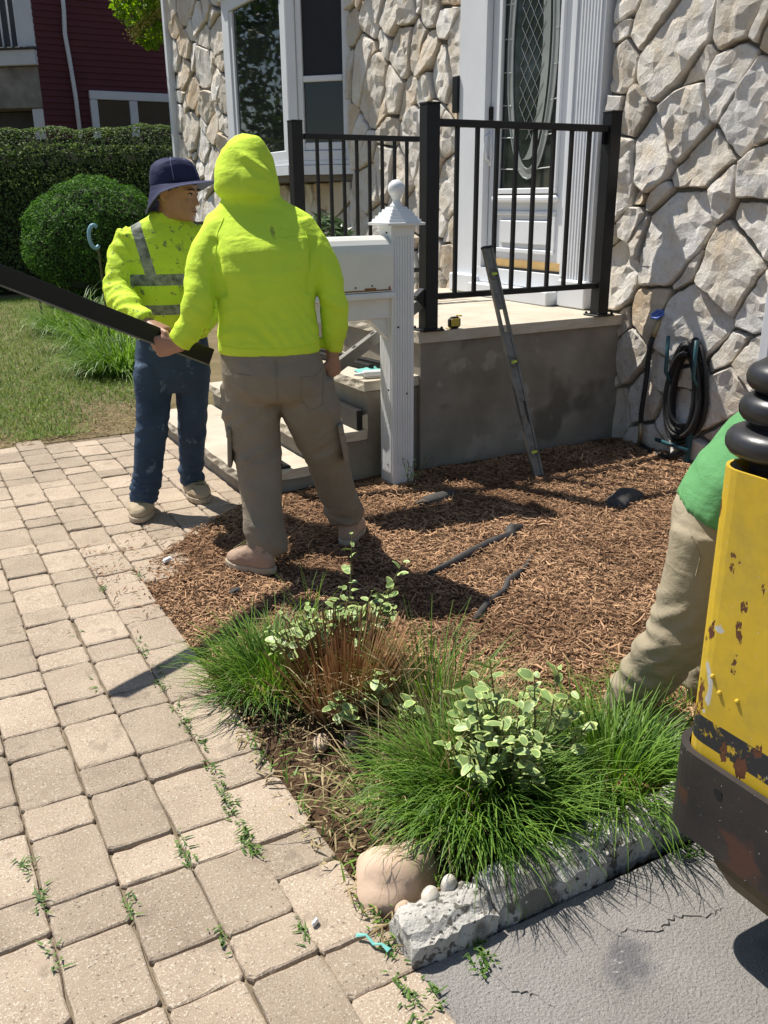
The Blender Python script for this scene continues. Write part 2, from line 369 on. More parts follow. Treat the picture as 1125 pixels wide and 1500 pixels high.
for ci in range(-12, 9):
    x0 = .08+.1595*ci; xc = x0+.0797
    if xc < .55: ylo, yhi = 1.0-.0, 5.86
    elif xc < .72: ylo, yhi = .88, 5.86
    elif xc < .88: ylo, yhi = 3.32, 5.86
    elif xc < 1.2: ylo, yhi = 3.5, 5.86
    else: ylo, yhi = 3.72, 5.86
    off = {0: .0, 1: .155, 2: .02}.get(ci % 3) + .05*((ci*7) % 5)/5
    offs = {0: 2.073-.366, 1: 1.814, 2: 1.799, 3: 1.666}
    y = offs.get(ci, 1.7+off) - .366*4; k = 0
    while y < yhi:
        for kind, L in (('L', .238), ('S', .128)):
            yc = y+L/2
            # skip those the photograph cannot show
            px = .44*(yc-1.4)*.245-.05
            if ylo < yc+.02 and yc < yhi-.02 and xc <= -.12+.10*(yc-1.4): outer.append((kind, xc, yc))
            elif ylo < yc+.02 and yc < yhi-.02:
                add_paver(kind, xc - (.01 if ci >= 3 and yc < 2 else 0), yc); cnt += 1
            y += L
ob = MB()
for kind, x_, y_ in outer:
    me = PV[kind][int(rng.integers(5))]; ob.add([(v.co.x+x_, v.co.y+y_, v.co.z) for v in me.vertices], [tuple(p.vertices) for p in me.polygons])
ob.build('outer_pavers', M['paver'], pav, kind='stuff')
print('pavers', cnt)

# ------------------------------------------------------------------ curb
curb = thing('garden_curb', (.7, 1.19, 0), 'broken pale concrete curb between the driveway and the planting bed', 'curb')
def curb_seg(x0, x1, h, dy, s):
    n = max(4, int((x1-x0)/.014)); b = MB(); rings = []
    for i in range(n+1):
        x = x0+(x1-x0)*i/n; e = min(i, n-i); t = 0 if e > 1 else (.003 if e == 1 else .012)
        prof = [(1.172, -.03), (1.172, .018), (1.176, .045), (1.19, h-.018), (1.205, h-.003), (1.225, h), (1.25, h), (1.272, h-.006), (1.285, h-.03), (1.29, -.03)]
        ring = []
        for k, (y, z) in enumerate(prof):
            q = Vector((x*28, y*28+s, z*28)); q2 = q*2.6
            dn = .009*noise.noise(q)+.008*noise.noise(q2)+.004*noise.noise(q*6)
            yy = y+dy+dn*(1 if k < 6 else .6)+t*(.5 if k < 5 else -.5)
            zz = z + (.7*dn-t*.8 if 1 < k < 9 else 0)
            ring.append(Vector((x+(.012*noise.noise(q*1.3+Vector((9, 0, 0))) if e == 0 else 0), yy, zz)))
        rings.append(ring)
    b.loft(rings); return b
for k, (x0, x1, h, dy) in enumerate(((.70, .905, .066, .0), (.915, 1.21, .074, .004), (1.22, 1.62, .07, .022), (1.63, 2.4, .07, .03))):
    curb_seg(x0, x1, h, dy, k*3).build('curb_block', M['curb'], curb, smooth=False)

# ------------------------------------------------------------------ stone house
XF = 3.90
house = thing('stone_house', (XF, 6, 0), 'cream fieldstone house front with bay window and white front door', 'house')
b = MB(); b.box((XF+.15, 7.97, 2.3), (.30, 10.0, 4.7)); b.box((XF+2.2, 12.87, 2.3), (3.8, .16, 4.7)); b.box((XF+2.2, 3.02, 2.3), (3.8, .1, 4.7))
b.build('wall', M['mortar'], house)
b = MB(); b.box((XF+1.6, 8.0, 4.72), (3.9, 10.3, .12)); b.build('roof_eave', M['white_trim'], house)

from mathutils.geometry import delaunay_2d_cdt
def clip(poly, nx, ny, c):
    out = []
    for i in range(len(poly)):
        a, d = poly[i], poly[(i+1) % len(poly)]
        da, dd = nx*a[0]+ny*a[1]-c, nx*d[0]+ny*d[1]-c
        if da <= 0: out.append(a)
        if da*dd < 0:
            t = da/(da-dd); out.append((a[0]+(d[0]-a[0])*t, a[1]+(d[1]-a[1])*t))
    return out
def cells(y0, y1, z0, z1, area, seed, sy=1.0, shear=.35):
    """irregular polygons filling a rectangle: weighted cells of relaxed random seeds in a sheared metric"""
    r = random.Random(seed); n = int((y1-y0)*(z1-z0)/area); pts = []
    T = lambda p: ((p[0])/sy+shear*p[1]*.5, p[1])
    for _ in range(n):
        best = max(((r.uniform(y0, y1), r.uniform(z0, z1)) for _ in range(7)), key=lambda q: min([(T(q)[0]-T(p)[0])**2+(T(q)[1]-T(p)[1])**2 for p in pts] or [9]))
        pts.append(best)
    wt = [r.uniform(-.02, .02) + (.045 if r.random() < .22 else 0) for _ in pts]
    res = []
    for i, p in enumerate(pts):
        poly = [(y0, z0), (y1, z0), (y1, z1), (y0, z1)]; a = T(p)
        for j, q in enumerate(pts):
            if i == j: continue
            c = T(q); dx, dy = c[0]-a[0], c[1]-a[1]
            if dx*dx+dy*dy > 1.6: continue
            k = (c[0]**2+c[1]**2-a[0]**2-a[1]**2+wt[i]-wt[j])/2
            # plane dx*Ty+dy*Tz<=k with Ty=y/sy+shear*.5*z
            poly = clip(poly, dx/sy, dx*shear*.5+dy, k)
            if len(poly) < 3: break
        if len(poly) >= 3: res.append(poly)
    return res
def stone_mesh(poly, joint, depth, r, fine):
    # inset every edge by half the joint, then cut and wobble the outline
    A = sum(poly[i][0]*poly[(i+1) % len(poly)][1]-poly[(i+1) % len(poly)][0]*poly[i][1] for i in range(len(poly)))
    if A < 0: poly = poly[::-1]
    ins = list(poly)
    for i in range(len(poly)):
        a, d = poly[i], poly[(i+1) % len(poly)]; L = math.hypot(d[0]-a[0], d[1]-a[1])
        if L < 1e-5: continue
        nx, ny = (d[1]-a[1])/L, -(d[0]-a[0])/L
        jj = joint*r.uniform(.35, 1.5)
        ins = clip(ins, nx, ny, nx*a[0]+ny*a[1]-jj)
        if len(ins) < 3: return None
    pts = []
    for i in range(len(ins)):
        a, d = ins[i], ins[(i+1) % len(ins)]; L = math.hypot(d[0]-a[0], d[1]-a[1]); seg = max(1, int(L/fine))
        for k in range(seg):
            t = (k+.0)/seg; pts.append([a[0]+(d[0]-a[0])*t, a[1]+(d[1]-a[1])*t])
    if len(pts) < 5: return None
    n = len(pts); cy = sum(p[0] for p in pts)/n; cz = sum(p[1] for p in pts)/n
    # round the corners a little
    pts = [[.80*p[0]+.10*(pts[i-1][0]+pts[(i+1) % n][0]), .80*p[1]+.10*(pts[i-1][1]+pts[(i+1) % n][1])] for i, p in enumerate(pts)]
    s = r.uniform(0, 99)
    pts = [[p[0]+.010*noise.noise(Vector((p[0]*22, p[1]*22, s))), p[1]+.010*noise.noise(Vector((p[0]*22, p[1]*22, s+7)))] for p in pts]
    area = abs(A)/2
    if area < .004: return None
    ta, tb = r.gauss(0, .08), r.gauss(0, .08); d0 = depth*r.uniform(.75, 1.35)
    # a split-face ridge: two planes meeting
    ra = r.uniform(0, math.pi); rk = r.uniform(.03, .16); ro = r.uniform(-.05, .05)
    def top(y, z):
        u, v = y-cy, z-cz; q = Vector((y*9, z*9, s)); q2 = Vector((y*30, z*30, s))
        return d0+ta*u+tb*v-rk*max(0, (u*math.cos(ra)+v*math.sin(ra))-ro)+.022*abs(noise.noise(q*.8))+.010*noise.noise(q*1.7)+.007*noise.noise(q2)
    b = MB(); rings = []
    for f, kx in ((1.0, 0), (1.0, .62), (.975, .93), (.93, 1.0)):
        ring = []
        for i, p in enumerate(pts):
            y, z = cy+(p[0]-cy)*f, cz+(p[1]-cz)*f
            x = top(y, z)*kx
            ring.append(Vector((-max(x, .0), y-cy, z-cz)))
        rings.append(ring)
    b.loft(rings, cap=False)
    # the face: random points inside, triangulated into split facets
    last = rings[-1]; lim = [(q.y, q.z) for q in last]; sp_ = fine*1.15; inner = []
    ys = [q[0] for q in lim]; zs = [q[1] for q in lim]; y_ = min(ys)
    def inside(u, v, mg):
        for i in range(n):
            (a0, a1), (c0, c1) = lim[i], lim[(i+1) % n]; L = math.hypot(c0-a0, c1-a1) or 1e-6
            if ((c0-a0)*(v-a1)-(c1-a1)*(u-a0))/L < mg: return False
        return True
    while y_ < max(ys):
        z_ = min(zs)
        while z_ < max(zs):
            u, v = y_+r.uniform(-.4, .4)*sp_, z_+r.uniform(-.4, .4)*sp_
            if inside(u, v, sp_*.3): inner.append((u, v))
            z_ += sp_
        y_ += sp_
    co = [Vector(q) for q in lim]+[Vector(q) for q in inner]
    res = delaunay_2d_cdt(co, [], [list(range(n))], 1, 1e-5)
    vs = [Vector((-max(top(q.x+cy, q.y+cz), .008), q.x, q.y)) for q in res[0]]
    for q, o_ in zip(range(len(vs)), res[3]):
        if o_ and o_[0] < n: vs[q] = last[o_[0]]
    b.add(vs, [tuple(f_) for f_ in res[2]])
    return b, cy, cz
nst = 0
for (y0, y1, z0, z1, area, seed, sy, shear, fine, joint, dep) in (
        (3.03, 4.315, .0, 2.9, .066, 11, .92, .6, .032, .010, .050),
        (5.86, 7.67, .70, 3.3, .068, 5, .85, .35, .042, .010, .05),
        (7.70, 10.2, .75, 1.60, .075, 8, .9, .2, .06, .010, .035),
        (10.2, 12.86, 1.15, 4.1, .082, 21, 1.25, -.2, .07, .013, .04)):
    for poly in cells(y0, y1, z0, z1, area, seed, sy, shear):
        r = random.Random(nst*13+seed)
        q = stone_mesh(poly, joint, dep, r, fine)
        if not q: continue
        sb, cy, cz = q; me = sb.mesh('stone', smooth=False); me.materials.append(M['stone'])
        o = bpy.data.objects.new('stone', me); link(o, house); o.location = (XF-.002-house.location.x, cy-house.location.y, cz-house.location.z); nst += 1
print('stones', nst)

# front door: frame, two side pilasters, door leaf with glass, panel and oak threshold
fr = MB()
fr.box((XF-.035, 5.665, 1.95), (.10, .33, 2.30), b=.004)          # left jamb board
fr.box((XF-.035, 4.455, 1.95), (.10, .235, 2.30), b=.004)
fr.box((XF-.035, 5.06, 3.16), (.10, 1.55, .14))
fr.box((XF-.075, 5.50, 1.93), (.05, .035, 2.24)); fr.box((XF-.075, 4.585, 1.93), (.05, .03, 2.24))
fr.box((XF-.055, 5.68, .849), (.14, .37, .132), b=.01); fr.box((XF-.055, 4.455, .868), (.14, .26, .17), b=.01)
fr.build('door_frame', M['white_trim'], house)
fl = MB()
for k in range(7): fl.box((XF-.088, 4.372+.027*k, 1.97), (.012, .016, 2.1), b=.003)
fl.build('pilaster_flute', M['white_trim'], house)
st = MB(); st.box((XF-.09, 5.06, .826), (.20, .90, .088), b=.006); st.box((XF-.05, 5.06, .923), (.11, .96, .098)); st.build('door_sill', M['white_trim'], house)
door = MB(); XD = XF-.02
# leaf built as stiles and rails round the glass
y0, y1, zb, zt = 4.60, 5.485, .985, 3.06
door.box((XD, y0+.075, (zb+zt)/2), (.05, .15, zt-zb)); door.box((XD, y1-.06, (zb+zt)/2), (.05, .12, zt-zb))
door.box((XD, (y0+y1)/2+.015, (zb+1.45)/2), (.048, y1-y0-.2, 1.45-zb)); door.box((XD, (y0+y1)/2, 2.99), (.048, y1-y0-.2, .14))
dl = door.build('front_door', M['white_trim'], house)
g = MB(); g.box((XD-.004, 5.06, 2.18), (.02, .66, 1.46)); g.build('door_glass', M['door_glass'], dl)
mo = MB()
def moulding(y0, y1, z0, z1, wd, x, hgt):
    for a, d in (((y0, z0), (y1, z0)), ((y0, z1), (y1, z1))): mo.box((x-hgt/2, (y0+y1)/2, a[1]), (hgt, y1-y0+wd, wd), b=.005)
    for yy in (y0, y1): mo.box((x-hgt/2+.001, yy, (z0+z1)/2), (hgt, wd, z1-z0-wd+.004), b=.005)
moulding(4.745, 5.375, 1.485, 2.90, .035, XD-.024, .022)
moulding(4.74, 5.38, 1.10, 1.345, .028, XD-.024, .014)
mo.box((XD-.04, 5.06, 1.435), (.04, .70, .045), b=.014)
mo.box((XD-.032, 5.06, 1.222), (.014, .53, .15), b=.006)
mo.build('door_moulding', M['white_trim'], dl)
th = MB(); th.box((XD-.026, 5.04, 1.013), (.012, .80, .050)); th.build('kick_strip', M['brass'], dl)
th = MB(); th.box((XD-.03, 5.04, .981), (.03, .86, .012)); th.build('door_sweep', M['hole'], dl)
# leaded oval in the glass
ov = MB(); cz, cyy = 2.36, 5.06
def ell(a, bq, n=40): return [(cyy+a*math.cos(2*math.pi*k/n), cz+bq*math.sin(2*math.pi*k/n)) for k in range(n+1)]
for a, bq in ((.205, .74), (.255, .80)):
    e = ell(a, bq); ov.tube([(XD-.018, y, z) for y, z in e if z < 3.0 and z > 1.46], .0055, 5)
for k in range(7):
    zz = 1.62+.2*k
    if abs(zz-cz) < .78:
        wv = .23*math.sqrt(1-((zz-cz)/.80)**2)
        for sgn in (-1, 1): ov.tube([(XD-.017, cyy+sgn*wv, zz), (XD-.017, cyy+sgn*.315, zz+.01)], .0035, 4)
for k in range(-3, 12):
    for sgn in (-1, 1):
        zz = 1.75+.115*k; pts = [(cyy+sgn*(-.15+.30*t/10), zz+.42*t/10) for t in range(11)]
        pts = [(XD-.0165, y, z) for y, z in pts if ((y-cyy)/.15)**2+((z-cz)/.60)**2 < 1 and z < 2.95]
        if len(pts) > 2: ov.tube(pts, .0016, 4)
ov.build('came', M['lead'], dl)
fz = MB(); e1, e2 = ell(.207, .742), ell(.253, .798)
for k in range(40):
    q = [e1[k], e2[k], e2[k+1], e1[k+1]]
    if all(1.46 < z < 2.98 for _, z in q): fz.quad(*[(XD-.0155, y, z) for y, z in q])
e = [(y, z) for y, z in ell(.17, .68)]  # pale band down the glass: a reflection painted in the frost colour
for k in range(10, 30): 
    q = [e[k], (e[k][0]+.07, e[k][1]), (e[k+1][0]+.07, e[k+1][1]), e[k+1]]
    if all(1.46 < z < 2.95 for _, z in q): fz.quad(*[(XD-.0152, y, z) for y, z in q])
fz.build('frost_and_reflection', M['frost_reflection'], dl)
h = MB(); h.box((XD-.035, 5.47, 1.98), (.02, .035, .10), b=.006); h.build('door_lock', M['black_metal'], dl)
h = MB(); h.tube([(XD-.03, 5.475, 1.86), (XD-.065, 5.48, 1.84), (XD-.07, 5.48, 1.76), (XD-.06, 5.478, 1.70), (XD-.03, 5.475, 1.68)], [.012, .011, .013, .011, .010], 7); h.box((XD-.03, 5.475, 1.78), (.012, .04, .26), b=.005); h.build('door_handle', M['white_trim'], dl, smooth=True)
h = MB(); h.box((XF-.075, 5.855, 2.14), (.06, .07, .24), b=.006); h.build('doorbell_box', M['black_metal'], house)
# corner downspouts
h = MB(); h.box((XF-.06, 12.90, 2.0), (.09, .10, 5.2), b=.01); h.build('downspout', M['white_trim'], house)
h = MB(); h.box((XF-.07, 2.985, 1.6), (.08, .06, 3.2), b=.01); h.build('corner_trim', M['white_trim'], house)

# bay window
bay = MB(); P0, P1, P2, P3 = (XF, 7.69), (3.475, 8.115), (3.475, 9.75), (XF, 10.175)
def grow(p, d): return p
def bay_prism(z0, z1, e, m, name, parent):
    q = MB(); q.prism([(XF+.06, 7.69-e*1.4), (XF, 7.69-e*1.4), (3.475-e, 8.115-e*.41), (3.475-e, 9.75+e*.41), (XF, 10.175+e*1.4), (XF+.06, 10.175+e*1.4)], z0, z1); return q.build(name, m, parent)
win = bay_prism(1.655, 1.735, .03, M['white_trim'], 'bay_window', house)
bay_prism(1.74, 1.775, .008, M['white_trim'], 'window_sill', win); bay_prism(3.36, 3.62, .05, M['white_trim'], 'bay_head', win)
bay_prism(1.60, 1.652, -.02, M['mortar'], 'bay_base', win)
def pane(p, q, frames, panes, zr, deep=.06):
    p, q = Vector((*p, 0)), Vector((*q, 0)); d = (q-p); L = d.length; d.normalize(); nrm = Vector((d.y, -d.x, 0))
    if nrm.x > 0: nrm = -nrm
    Mx = Matrix((d, nrm, Vector((0, 0, 1)))).transposed()
    for s0, s1, z0, z1, dp, kind in frames:
        f = MB(); f.box(p+d*(s0+s1)/2+Vector((0, 0, (z0+z1)/2))+nrm*(dp-.03), (s1-s0, .06, z1-z0), Mx, .006); f.build('window_frame' if kind != 's' else 'sash_rail', M['white_trim'], win)
    for s0, s1, z0, z1, dp, m in panes:
        f = MB(); f.box(p+d*(s0+s1)/2+Vector((0, 0, (z0+z1)/2))+nrm*(dp-.01), (s1-s0, .02, z1-z0), Mx); f.build('window_pane', M[m], win)
Ls = math.hypot(.425, .425)
pane(P1, P0, [(.0, .085, 1.775, 3.36, .0, 'f'), (Ls-.055, Ls, 1.775, 3.36, .002, 'f'), (.087, Ls-.057, 3.24, 3.36, -.002, 'f'), (.087, Ls-.057, 1.775, 1.86, -.002, 'f'),
              (.087, .14, 1.862, 3.238, -.02, 's'), (Ls-.085, Ls-.058, 1.862, 3.238, -.022, 's'), (.142, Ls-.087, 2.43, 2.48, -.018, 's'), (.142, Ls-.087, 1.865, 1.93, -.025, 's')],
     [(.142, Ls-.087, 2.482, 3.236, -.045, 'screen'), (.142, Ls-.087, 1.932, 2.428, -.05, 'glass')], 0)
Lf = 1.635
pane(P2, P1, [(.0, .19, 1.775, 3.36, .0, 'f'), (Lf-.10, Lf-.004, 1.775, 3.36, .0, 'f'), (.192, Lf-.102, 3.22, 3.36, -.002, 'f'), (.192, Lf-.102, 1.775, 1.87, -.002, 'f'),
              (.194, .26, 1.872, 3.218, -.015, 's'), (Lf-.165, Lf-.104, 1.872, 3.218, -.015, 's')],
     [(.262, Lf-.167, 1.874, 3.216, -.035, 'glass')], 0)
pane(P3, P2, [(0, Ls, 1.775, 3.36, 0, 'f')], [], 0)

# ------------------------------------------------------------------ porch and steps
YP, ZP = 4.05, .78
porch = thing('front_porch', (2.43, YP, 0), 'grey concrete front porch and steps with pale bluestone slabs', 'porch')
def rough_box(name, x0, x1, y0, y1, z0, z1, m, amp=.006, face_step=.06, parent=porch, edges=True):
    """slab whose -X and -Y faces are rock faced"""
    b = MB(); nx, ny = max(2, int((x1-x0)/face_step)), max(2, int((y1-y0)/face_step))
    out = [(x0+(x1-x0)*i/nx, y0, 'y') for i in range(nx)]+[(x1, y0+(y1-y0)*i/2, 'n') for i in range(2)]+[(x1-(x1-x0)*i/2, y1, 'n') for i in range(2)]+[(x0, y1-(y1-y0)*i/ny, 'x') for i in range(ny)]
    rings = []
    for f, kz in ((0, z0), (1, z0+(z1-z0)*.3), (2, z0+(z1-z0)*.7), (3, z1)):
        ring = []
        for x, y, k in out:
            j = amp*noise.noise(Vector((x*21, y*21, kz*50)))+amp*.8*random.uniform(-1, 1)*(1 if k != 'n' else 0)
            ring.append(Vector((x+(j-amp if k == 'x' else 0), y+(j-amp if k == 'y' else 0), kz)))
        rings.append(ring)
    b.loft(rings); return b.build(name, m, parent)
sb = MB()
sb.box(((2.45+XF-.0)/2, (YP+.02+6.05)/2, .35), (XF-2.45, 6.05-YP-.02, .74)); sb.build('porch_wall', M['concrete'], porch)
rough_box('porch_slab', 2.425, XF-.005, YP, 6.07, .722, ZP, M['tread'], .004, .08)
STEPS = ((1.43, 1.80, .135), (1.80, 2.115, .285), (2.115, 2.45, .545))
for k, (x0, x1, z) in enumerate(STEPS):
    xe = x1+.025 if k < 2 else 2.448; q = MB(); q.box(((x0+.025+xe)/2, (4.10+5.75)/2, z/2-.045), (xe-x0-.025-.001, 5.75-4.10, z-.03)); q.build('step_riser', M['concrete'], porch)
    rough_box('step_slab', x0, x1+.015, 4.085, 5.77, z-.052, z, M['tread'], .005, .05)
# ------------------------------------------------------------------ railings
def post(b, x, y, z0, z1, wd=.076): b.box((x, y, (z0+z1)/2), (wd, wd, z1-z0), b=.004)
def add_railing(name, label, p, q, zt, zb, posts, nbal, group, extra=None):
    t = thing(name, (p[0], p[1], ZP), label, 'railing', group)
    for x, y, z0, z1 in posts:
        b = MB(); post(b, x, y, z0, z1); b.box((x, y, z1+.004), (.08, .08, .012), b=.003); po = b.build('post', M['black_metal'], t)
        b = MB(); b.box((x, y, z0+.006), (.13, .13, .010), b=.003)
        for sx in (-1, 1):
            for sy in (-1, 1): b.lathe([(.009, z0+.011), (.009, z0+.018), (.004, z0+.024)], (x+sx*.052, y+sy*.052, 0), 6)
        b.build('base_plate', M['black_metal'], po)
    b = MB(); b.bar((*p, zt), (*q, zt), .045, .035, bev=.004); b.build('top_rail', M['black_metal'], t)
    b = MB(); b.bar((*p, zb), (*q, zb), .035, .03, bev=.003); b.build('bottom_rail', M['black_metal'], t)
    for k in range(nbal):
        f = (k+1)/(nbal+1); x, y = p[0]+(q[0]-p[0])*f, p[1]+(q[1]-p[1])*f
        b = MB(); b.box((x, y, (zt+zb)/2), (.019, .019, zt-zb-.03)); b.build('baluster', M['black_metal'], t)
    if extra: extra(t)
    return t
def brk(t):
    b = MB(); b.prism([(3.665, 4.085), (3.665, 4.11), (3.62, 4.085)], 1.72, 1.79); b.build('rail_bracket', M['black_metal'], t)
add_railing('porch_railing', 'black metal railing in front of the white door along the porch edge', (2.545, 4.085), (3.655, 4.085), 1.80, .955, [(2.505, 4.085, ZP, 1.882), (3.69, 4.085, ZP, 1.882)], 8, 'porch railings', brk)
add_railing('porch_railing', 'farther black railing on the far side of the porch, behind the white mailbox post', (2.545, 5.72), (3.42, 5.72), 1.83, .955, [(2.49, 5.72, ZP, 1.915)], 8, 'porch railings')
# stair rail still being fitted: lower post and the slotted bottom channel
sr = thing('stair_railing', (1.63, 4.15, .135), 'unfinished black stair rail: short post on the lowest step and a sloping slotted bottom channel', 'stair rail')
b = MB(); post(b, 1.63, 4.16, .135, .46, .05); b.build('post', M['black_metal'], sr)
b = MB(); b.box((1.63, 4.16, .142), (.12, .12, .012), b=.003); b.build('base_plate', M['black_metal'], sr)
a_, c_ = Vector((1.60, 4.13, .405)), Vector((2.47, 4.09, .935))
b = MB(); b.bar(a_, c_, .045, .055, bev=.003); ch = b.build('bottom_channel', M['grey_metal'], sr)
b = MB(); dv_ = (c_-a_).normalized(); up_ = Vector((0, 1, 0)).cross(dv_)*-1
if up_.z < 0: up_ = -up_
for k in range(8):
    p = a_.lerp(c_, .08+.12*k)+up_*.0285; b.bar(p-dv_*.011, p+dv_*.011, .018, .002, up=up_)
b.build('channel_slot', M['hole'], ch)
b = MB(); b.bar(c_-dv_*.03+Vector((0, 0, .01)), c_+dv_*.03+Vector((0, 0, .02)), .06, .085, bev=.004); b.build('rail_bracket', M['black_metal'], sr)

# loose rail pieces and odds and ends on the upper step
for k, (lab, p, q) in enumerate((('loose black rail on the upper step, nearest the porch slab', (2.24, 5.25, .57), (2.38, 4.36, .567)), ('loose black rail on the upper step, farther from the porch slab', (2.165, 5.2, .57), (2.29, 4.33, .567)))):
    b = MB(); b.bar(p, q, .035, .03, bev=.003); o = b.build('loose_bar', M['black_metal']); props(o, lab, 'rail', 'loose rail lengths')
b = MB(); b.bar((2.09, 4.092, .340), (2.09, 4.95, .340), .035, .105, bev=.003); props(b.build('loose_bar', M['black_metal']), 'black bar added on the middle step for the dark shadow along the riser', 'rail', 'loose rail lengths')  # bar added to give the dark shadow patch along the riser
M['teal'] = mat('teal_plastic', (.12, .42, .38), (.2, .52, .46), 9, .5)
b = MB(); b.loft([[Vector((2.20+dx, 4.22+.16*k/4+dy, .549+.007*math.sin(k*2.2+dx*30)+h_)) for dx, dy, h_ in ((0, 0, 0), (.07, .01, .012), (.15, .02, .003), (.15, .02, 0), (.07, .01, .008), (0, 0, -.001))] for k in range(5)])
props(b.build('plastic_sheet', M['teal']), 'folded pale teal plastic sheet on the upper step beside the loose rails', 'plastic sheet')
b = MB(); b.tube([(2.15, 4.16, .568), (2.29, 4.13, .568)], .02, 10); b.tube([(2.10, 4.17, .568), (2.15, 4.16, .568)], [.005, .013], 8)
props(b.build('sealant_tube', M['white']), 'white sealant tube lying at the rock faced edge of the upper step', 'tube')

# tape measure
tp = thing('tape_measure', (2.66, 4.07, ZP), 'small black and yellow tape measure on the porch slab beside the corner post', 'tape measure')
b = MB(); b.box((2.66, 4.07, ZP+.033), (.072, .036, .064), b=.014); b.build('case', M['black_metal'], tp, smooth=False)
M['yellow_p'] = mat('yellow_plastic', (.45, .34, .04), (.55, .42, .06), 20, .5)
b = MB(); b.box((2.655, 4.05, ZP+.036), (.05, .006, .04), b=.002); b.box((2.69, 4.07, ZP+.068), (.02, .03, .006)); b.build('side_badge', M['yellow_p'], tp)
b = MB(); b.box((2.615, 4.06, ZP+.008), (.03, .018, .003)); b.build('tape_blade', M['yellow_p'], tp)

# spirit level leaning on the railing
lv_a, lv_b = Vector((2.935, 3.63, .015)), Vector((2.835, 4.035, 1.20))
lvl = thing('spirit_level', lv_a, 'long weathered grey spirit level leaning from the mulch against the porch railing', 'spirit level')
dz = (lv_b-lv_a); LL = dz.length; dz.normalize(); dx = Vector((1, 0, 0)); dx = (dx-dz*dx.dot(dz)).normalized(); dy = dz.cross(dx)
LM = Matrix((dx, dy, dz)).transposed()
b = MB()
def lbox(u0, u1, s0, s1, t=.024): b.box(lv_a+dx*(u0+u1)/2+dz*(s0+s1)/2, (u1-u0, t, s1-s0), LM, .002)
slots = ((.30, .42), (.80, .92)); W2 = .031
lbox(-W2, -W2+.014, 0, LL); lbox(W2-.014, W2, 0, LL)
s_ = 0
for s0, s1 in slots: lbox(-W2+.0142, W2-.0142, s_, s0, .016); s_ = s1
lbox(-W2+.0142, W2-.0142, s_, LL, .016)
b.build('body', M['grey_metal'], lvl)
b = MB(); 
for s0, s1 in ((-.004, .01), (LL-.01, LL+.004)): b.box(lv_a+dz*(s0+s1)/2, (2*W2+.004, .028, s1-s0), LM, .003)
b.build('end_cap', M['black_metal'], lvl)
M['vial'] = mat('vial', (.55, .65, .08), None, 5, .15, spec=.6)
for s in (1.11, .14, .635):
    b = MB(); cc = lv_a+dz*s; b.tube([cc+dx*.026*math.cos(a)+dz*.026*math.sin(a)-dy*.0125 for a in np.linspace(0, 2*math.pi, 15)], .004, 5, cap=False); f = b.build('vial_ring', M['grey_metal'], lvl, smooth=True)
    b = MB(); b.tube([cc-dx*.018-dy*.0085, cc+dx*.018-dy*.0085], .0085, 8); b.build('vial', M['vial'], f, smooth=True)

# ------------------------------------------------------------------ mailbox
MX, MY = 2.245, 3.965
mb_ = thing('mailbox', (MX, MY, 0), 'white curbside mailbox on a fluted square post with a ball finial', 'mailbox')
b = MB(); b.box((MX, MY, .655), (.128, .128, 1.35), b=.004)
for k in range(7):
    o_ = -.045+.015*k
    b.box((MX+o_, MY-.0645, .70), (.008, .006, 1.15)); b.box((MX-.0645, MY+o_, .45), (.006, .008, .75))
b.build('post', M['white'], mb_)
b = MB()
for z, s in ((1.326, .088), (1.337, .088), (1.342, .10), (1.350, .098), (1.356, .082), (1.372, .078), (1.376, .066), (1.392, .062), (1.396, .050), (1.410, .046), (1.414, .035), (1.424, .032)):
    pass
prof = ((1.324, .102), (1.336, .104), (1.338, .090), (1.352, .087), (1.3525, .078), (1.367, .075), (1.3675, .066), (1.382, .063), (1.3825, .054), (1.397, .051), (1.3975, .041), (1.408, .038))
b.loft([[Vector((MX+sx*s, MY+sy*s, z)) for sx, sy in ((-1, -1), (1, -1), (1, 1), (-1, 1))] for z, s in prof])
cap = b.build('post_cap', M['white'], mb_)
b = MB(); b.lathe([(.036, 1.408), (.030, 1.416), (.020, 1.428), (.018, 1.440), (.022, 1.449), (.026, 1.453)] + [(.042*math.cos(a), 1.490+.042*math.sin(a)) for a in np.linspace(-.9, 1.5, 12)], (MX, MY, 0), 20); b.build('ball_finial', M['white'], cap, smooth=True)
b = MB(); x0, x1 = 1.66, MX-.066
arch = [(-.088, 1.02), (-.088, 1.19)] + [(.088*-math.cos(a), 1.19+.088*math.sin(a)) for a in np.linspace(.25, math.pi-.25, 9)] + [(.088, 1.19), (.088, 1.02)]
b.loft([[Vector((x, MY+y*k, 1.02+(z-1.02)*k)) for y, z in arch] for x, k in ((x0, .96), (x0+.01, 1), (x1-.012, 1), (x1, .97))])
bx = b.build('mailbox_body', M['mail'], mb_)
M['rust'] = mat('rust', (.16, .07, .025), (.30, .14, .05), 30, .9)
b = MB(); b.box(((x0+x1)/2, MY-.0895, 1.028), (x1-x0-.03, .003, .006)); b.box((2.05, MY-.0897, 1.034), (.06, .003, .012)); b.box((2.155, MY-.0897, 1.035), (.008, .003, .02)); b.build('rust_seam', M['rust'], bx)
b = MB(); b.lathe([(.004, 0), (.004, .004)], (0, 0, 0), 6)
hb = MB()
for x, z in ((1.97, 1.045), (2.06, 1.05)): hb.box((x, MY-.089, z), (.007, .003, .007))
for x, y, z in ((MX-.03, MY-.066, .84), (MX+.02, MY-.066, .50), (MX-.0655, MY-.02, .12), (MX-.0655, MY-.03, .52), (MX-.0655, MY-.02, 1.29)): hb.box((x, y, z), (.009, .009, .009), b=.002)
hb.build('screw_hole', M['hole'], mb_)
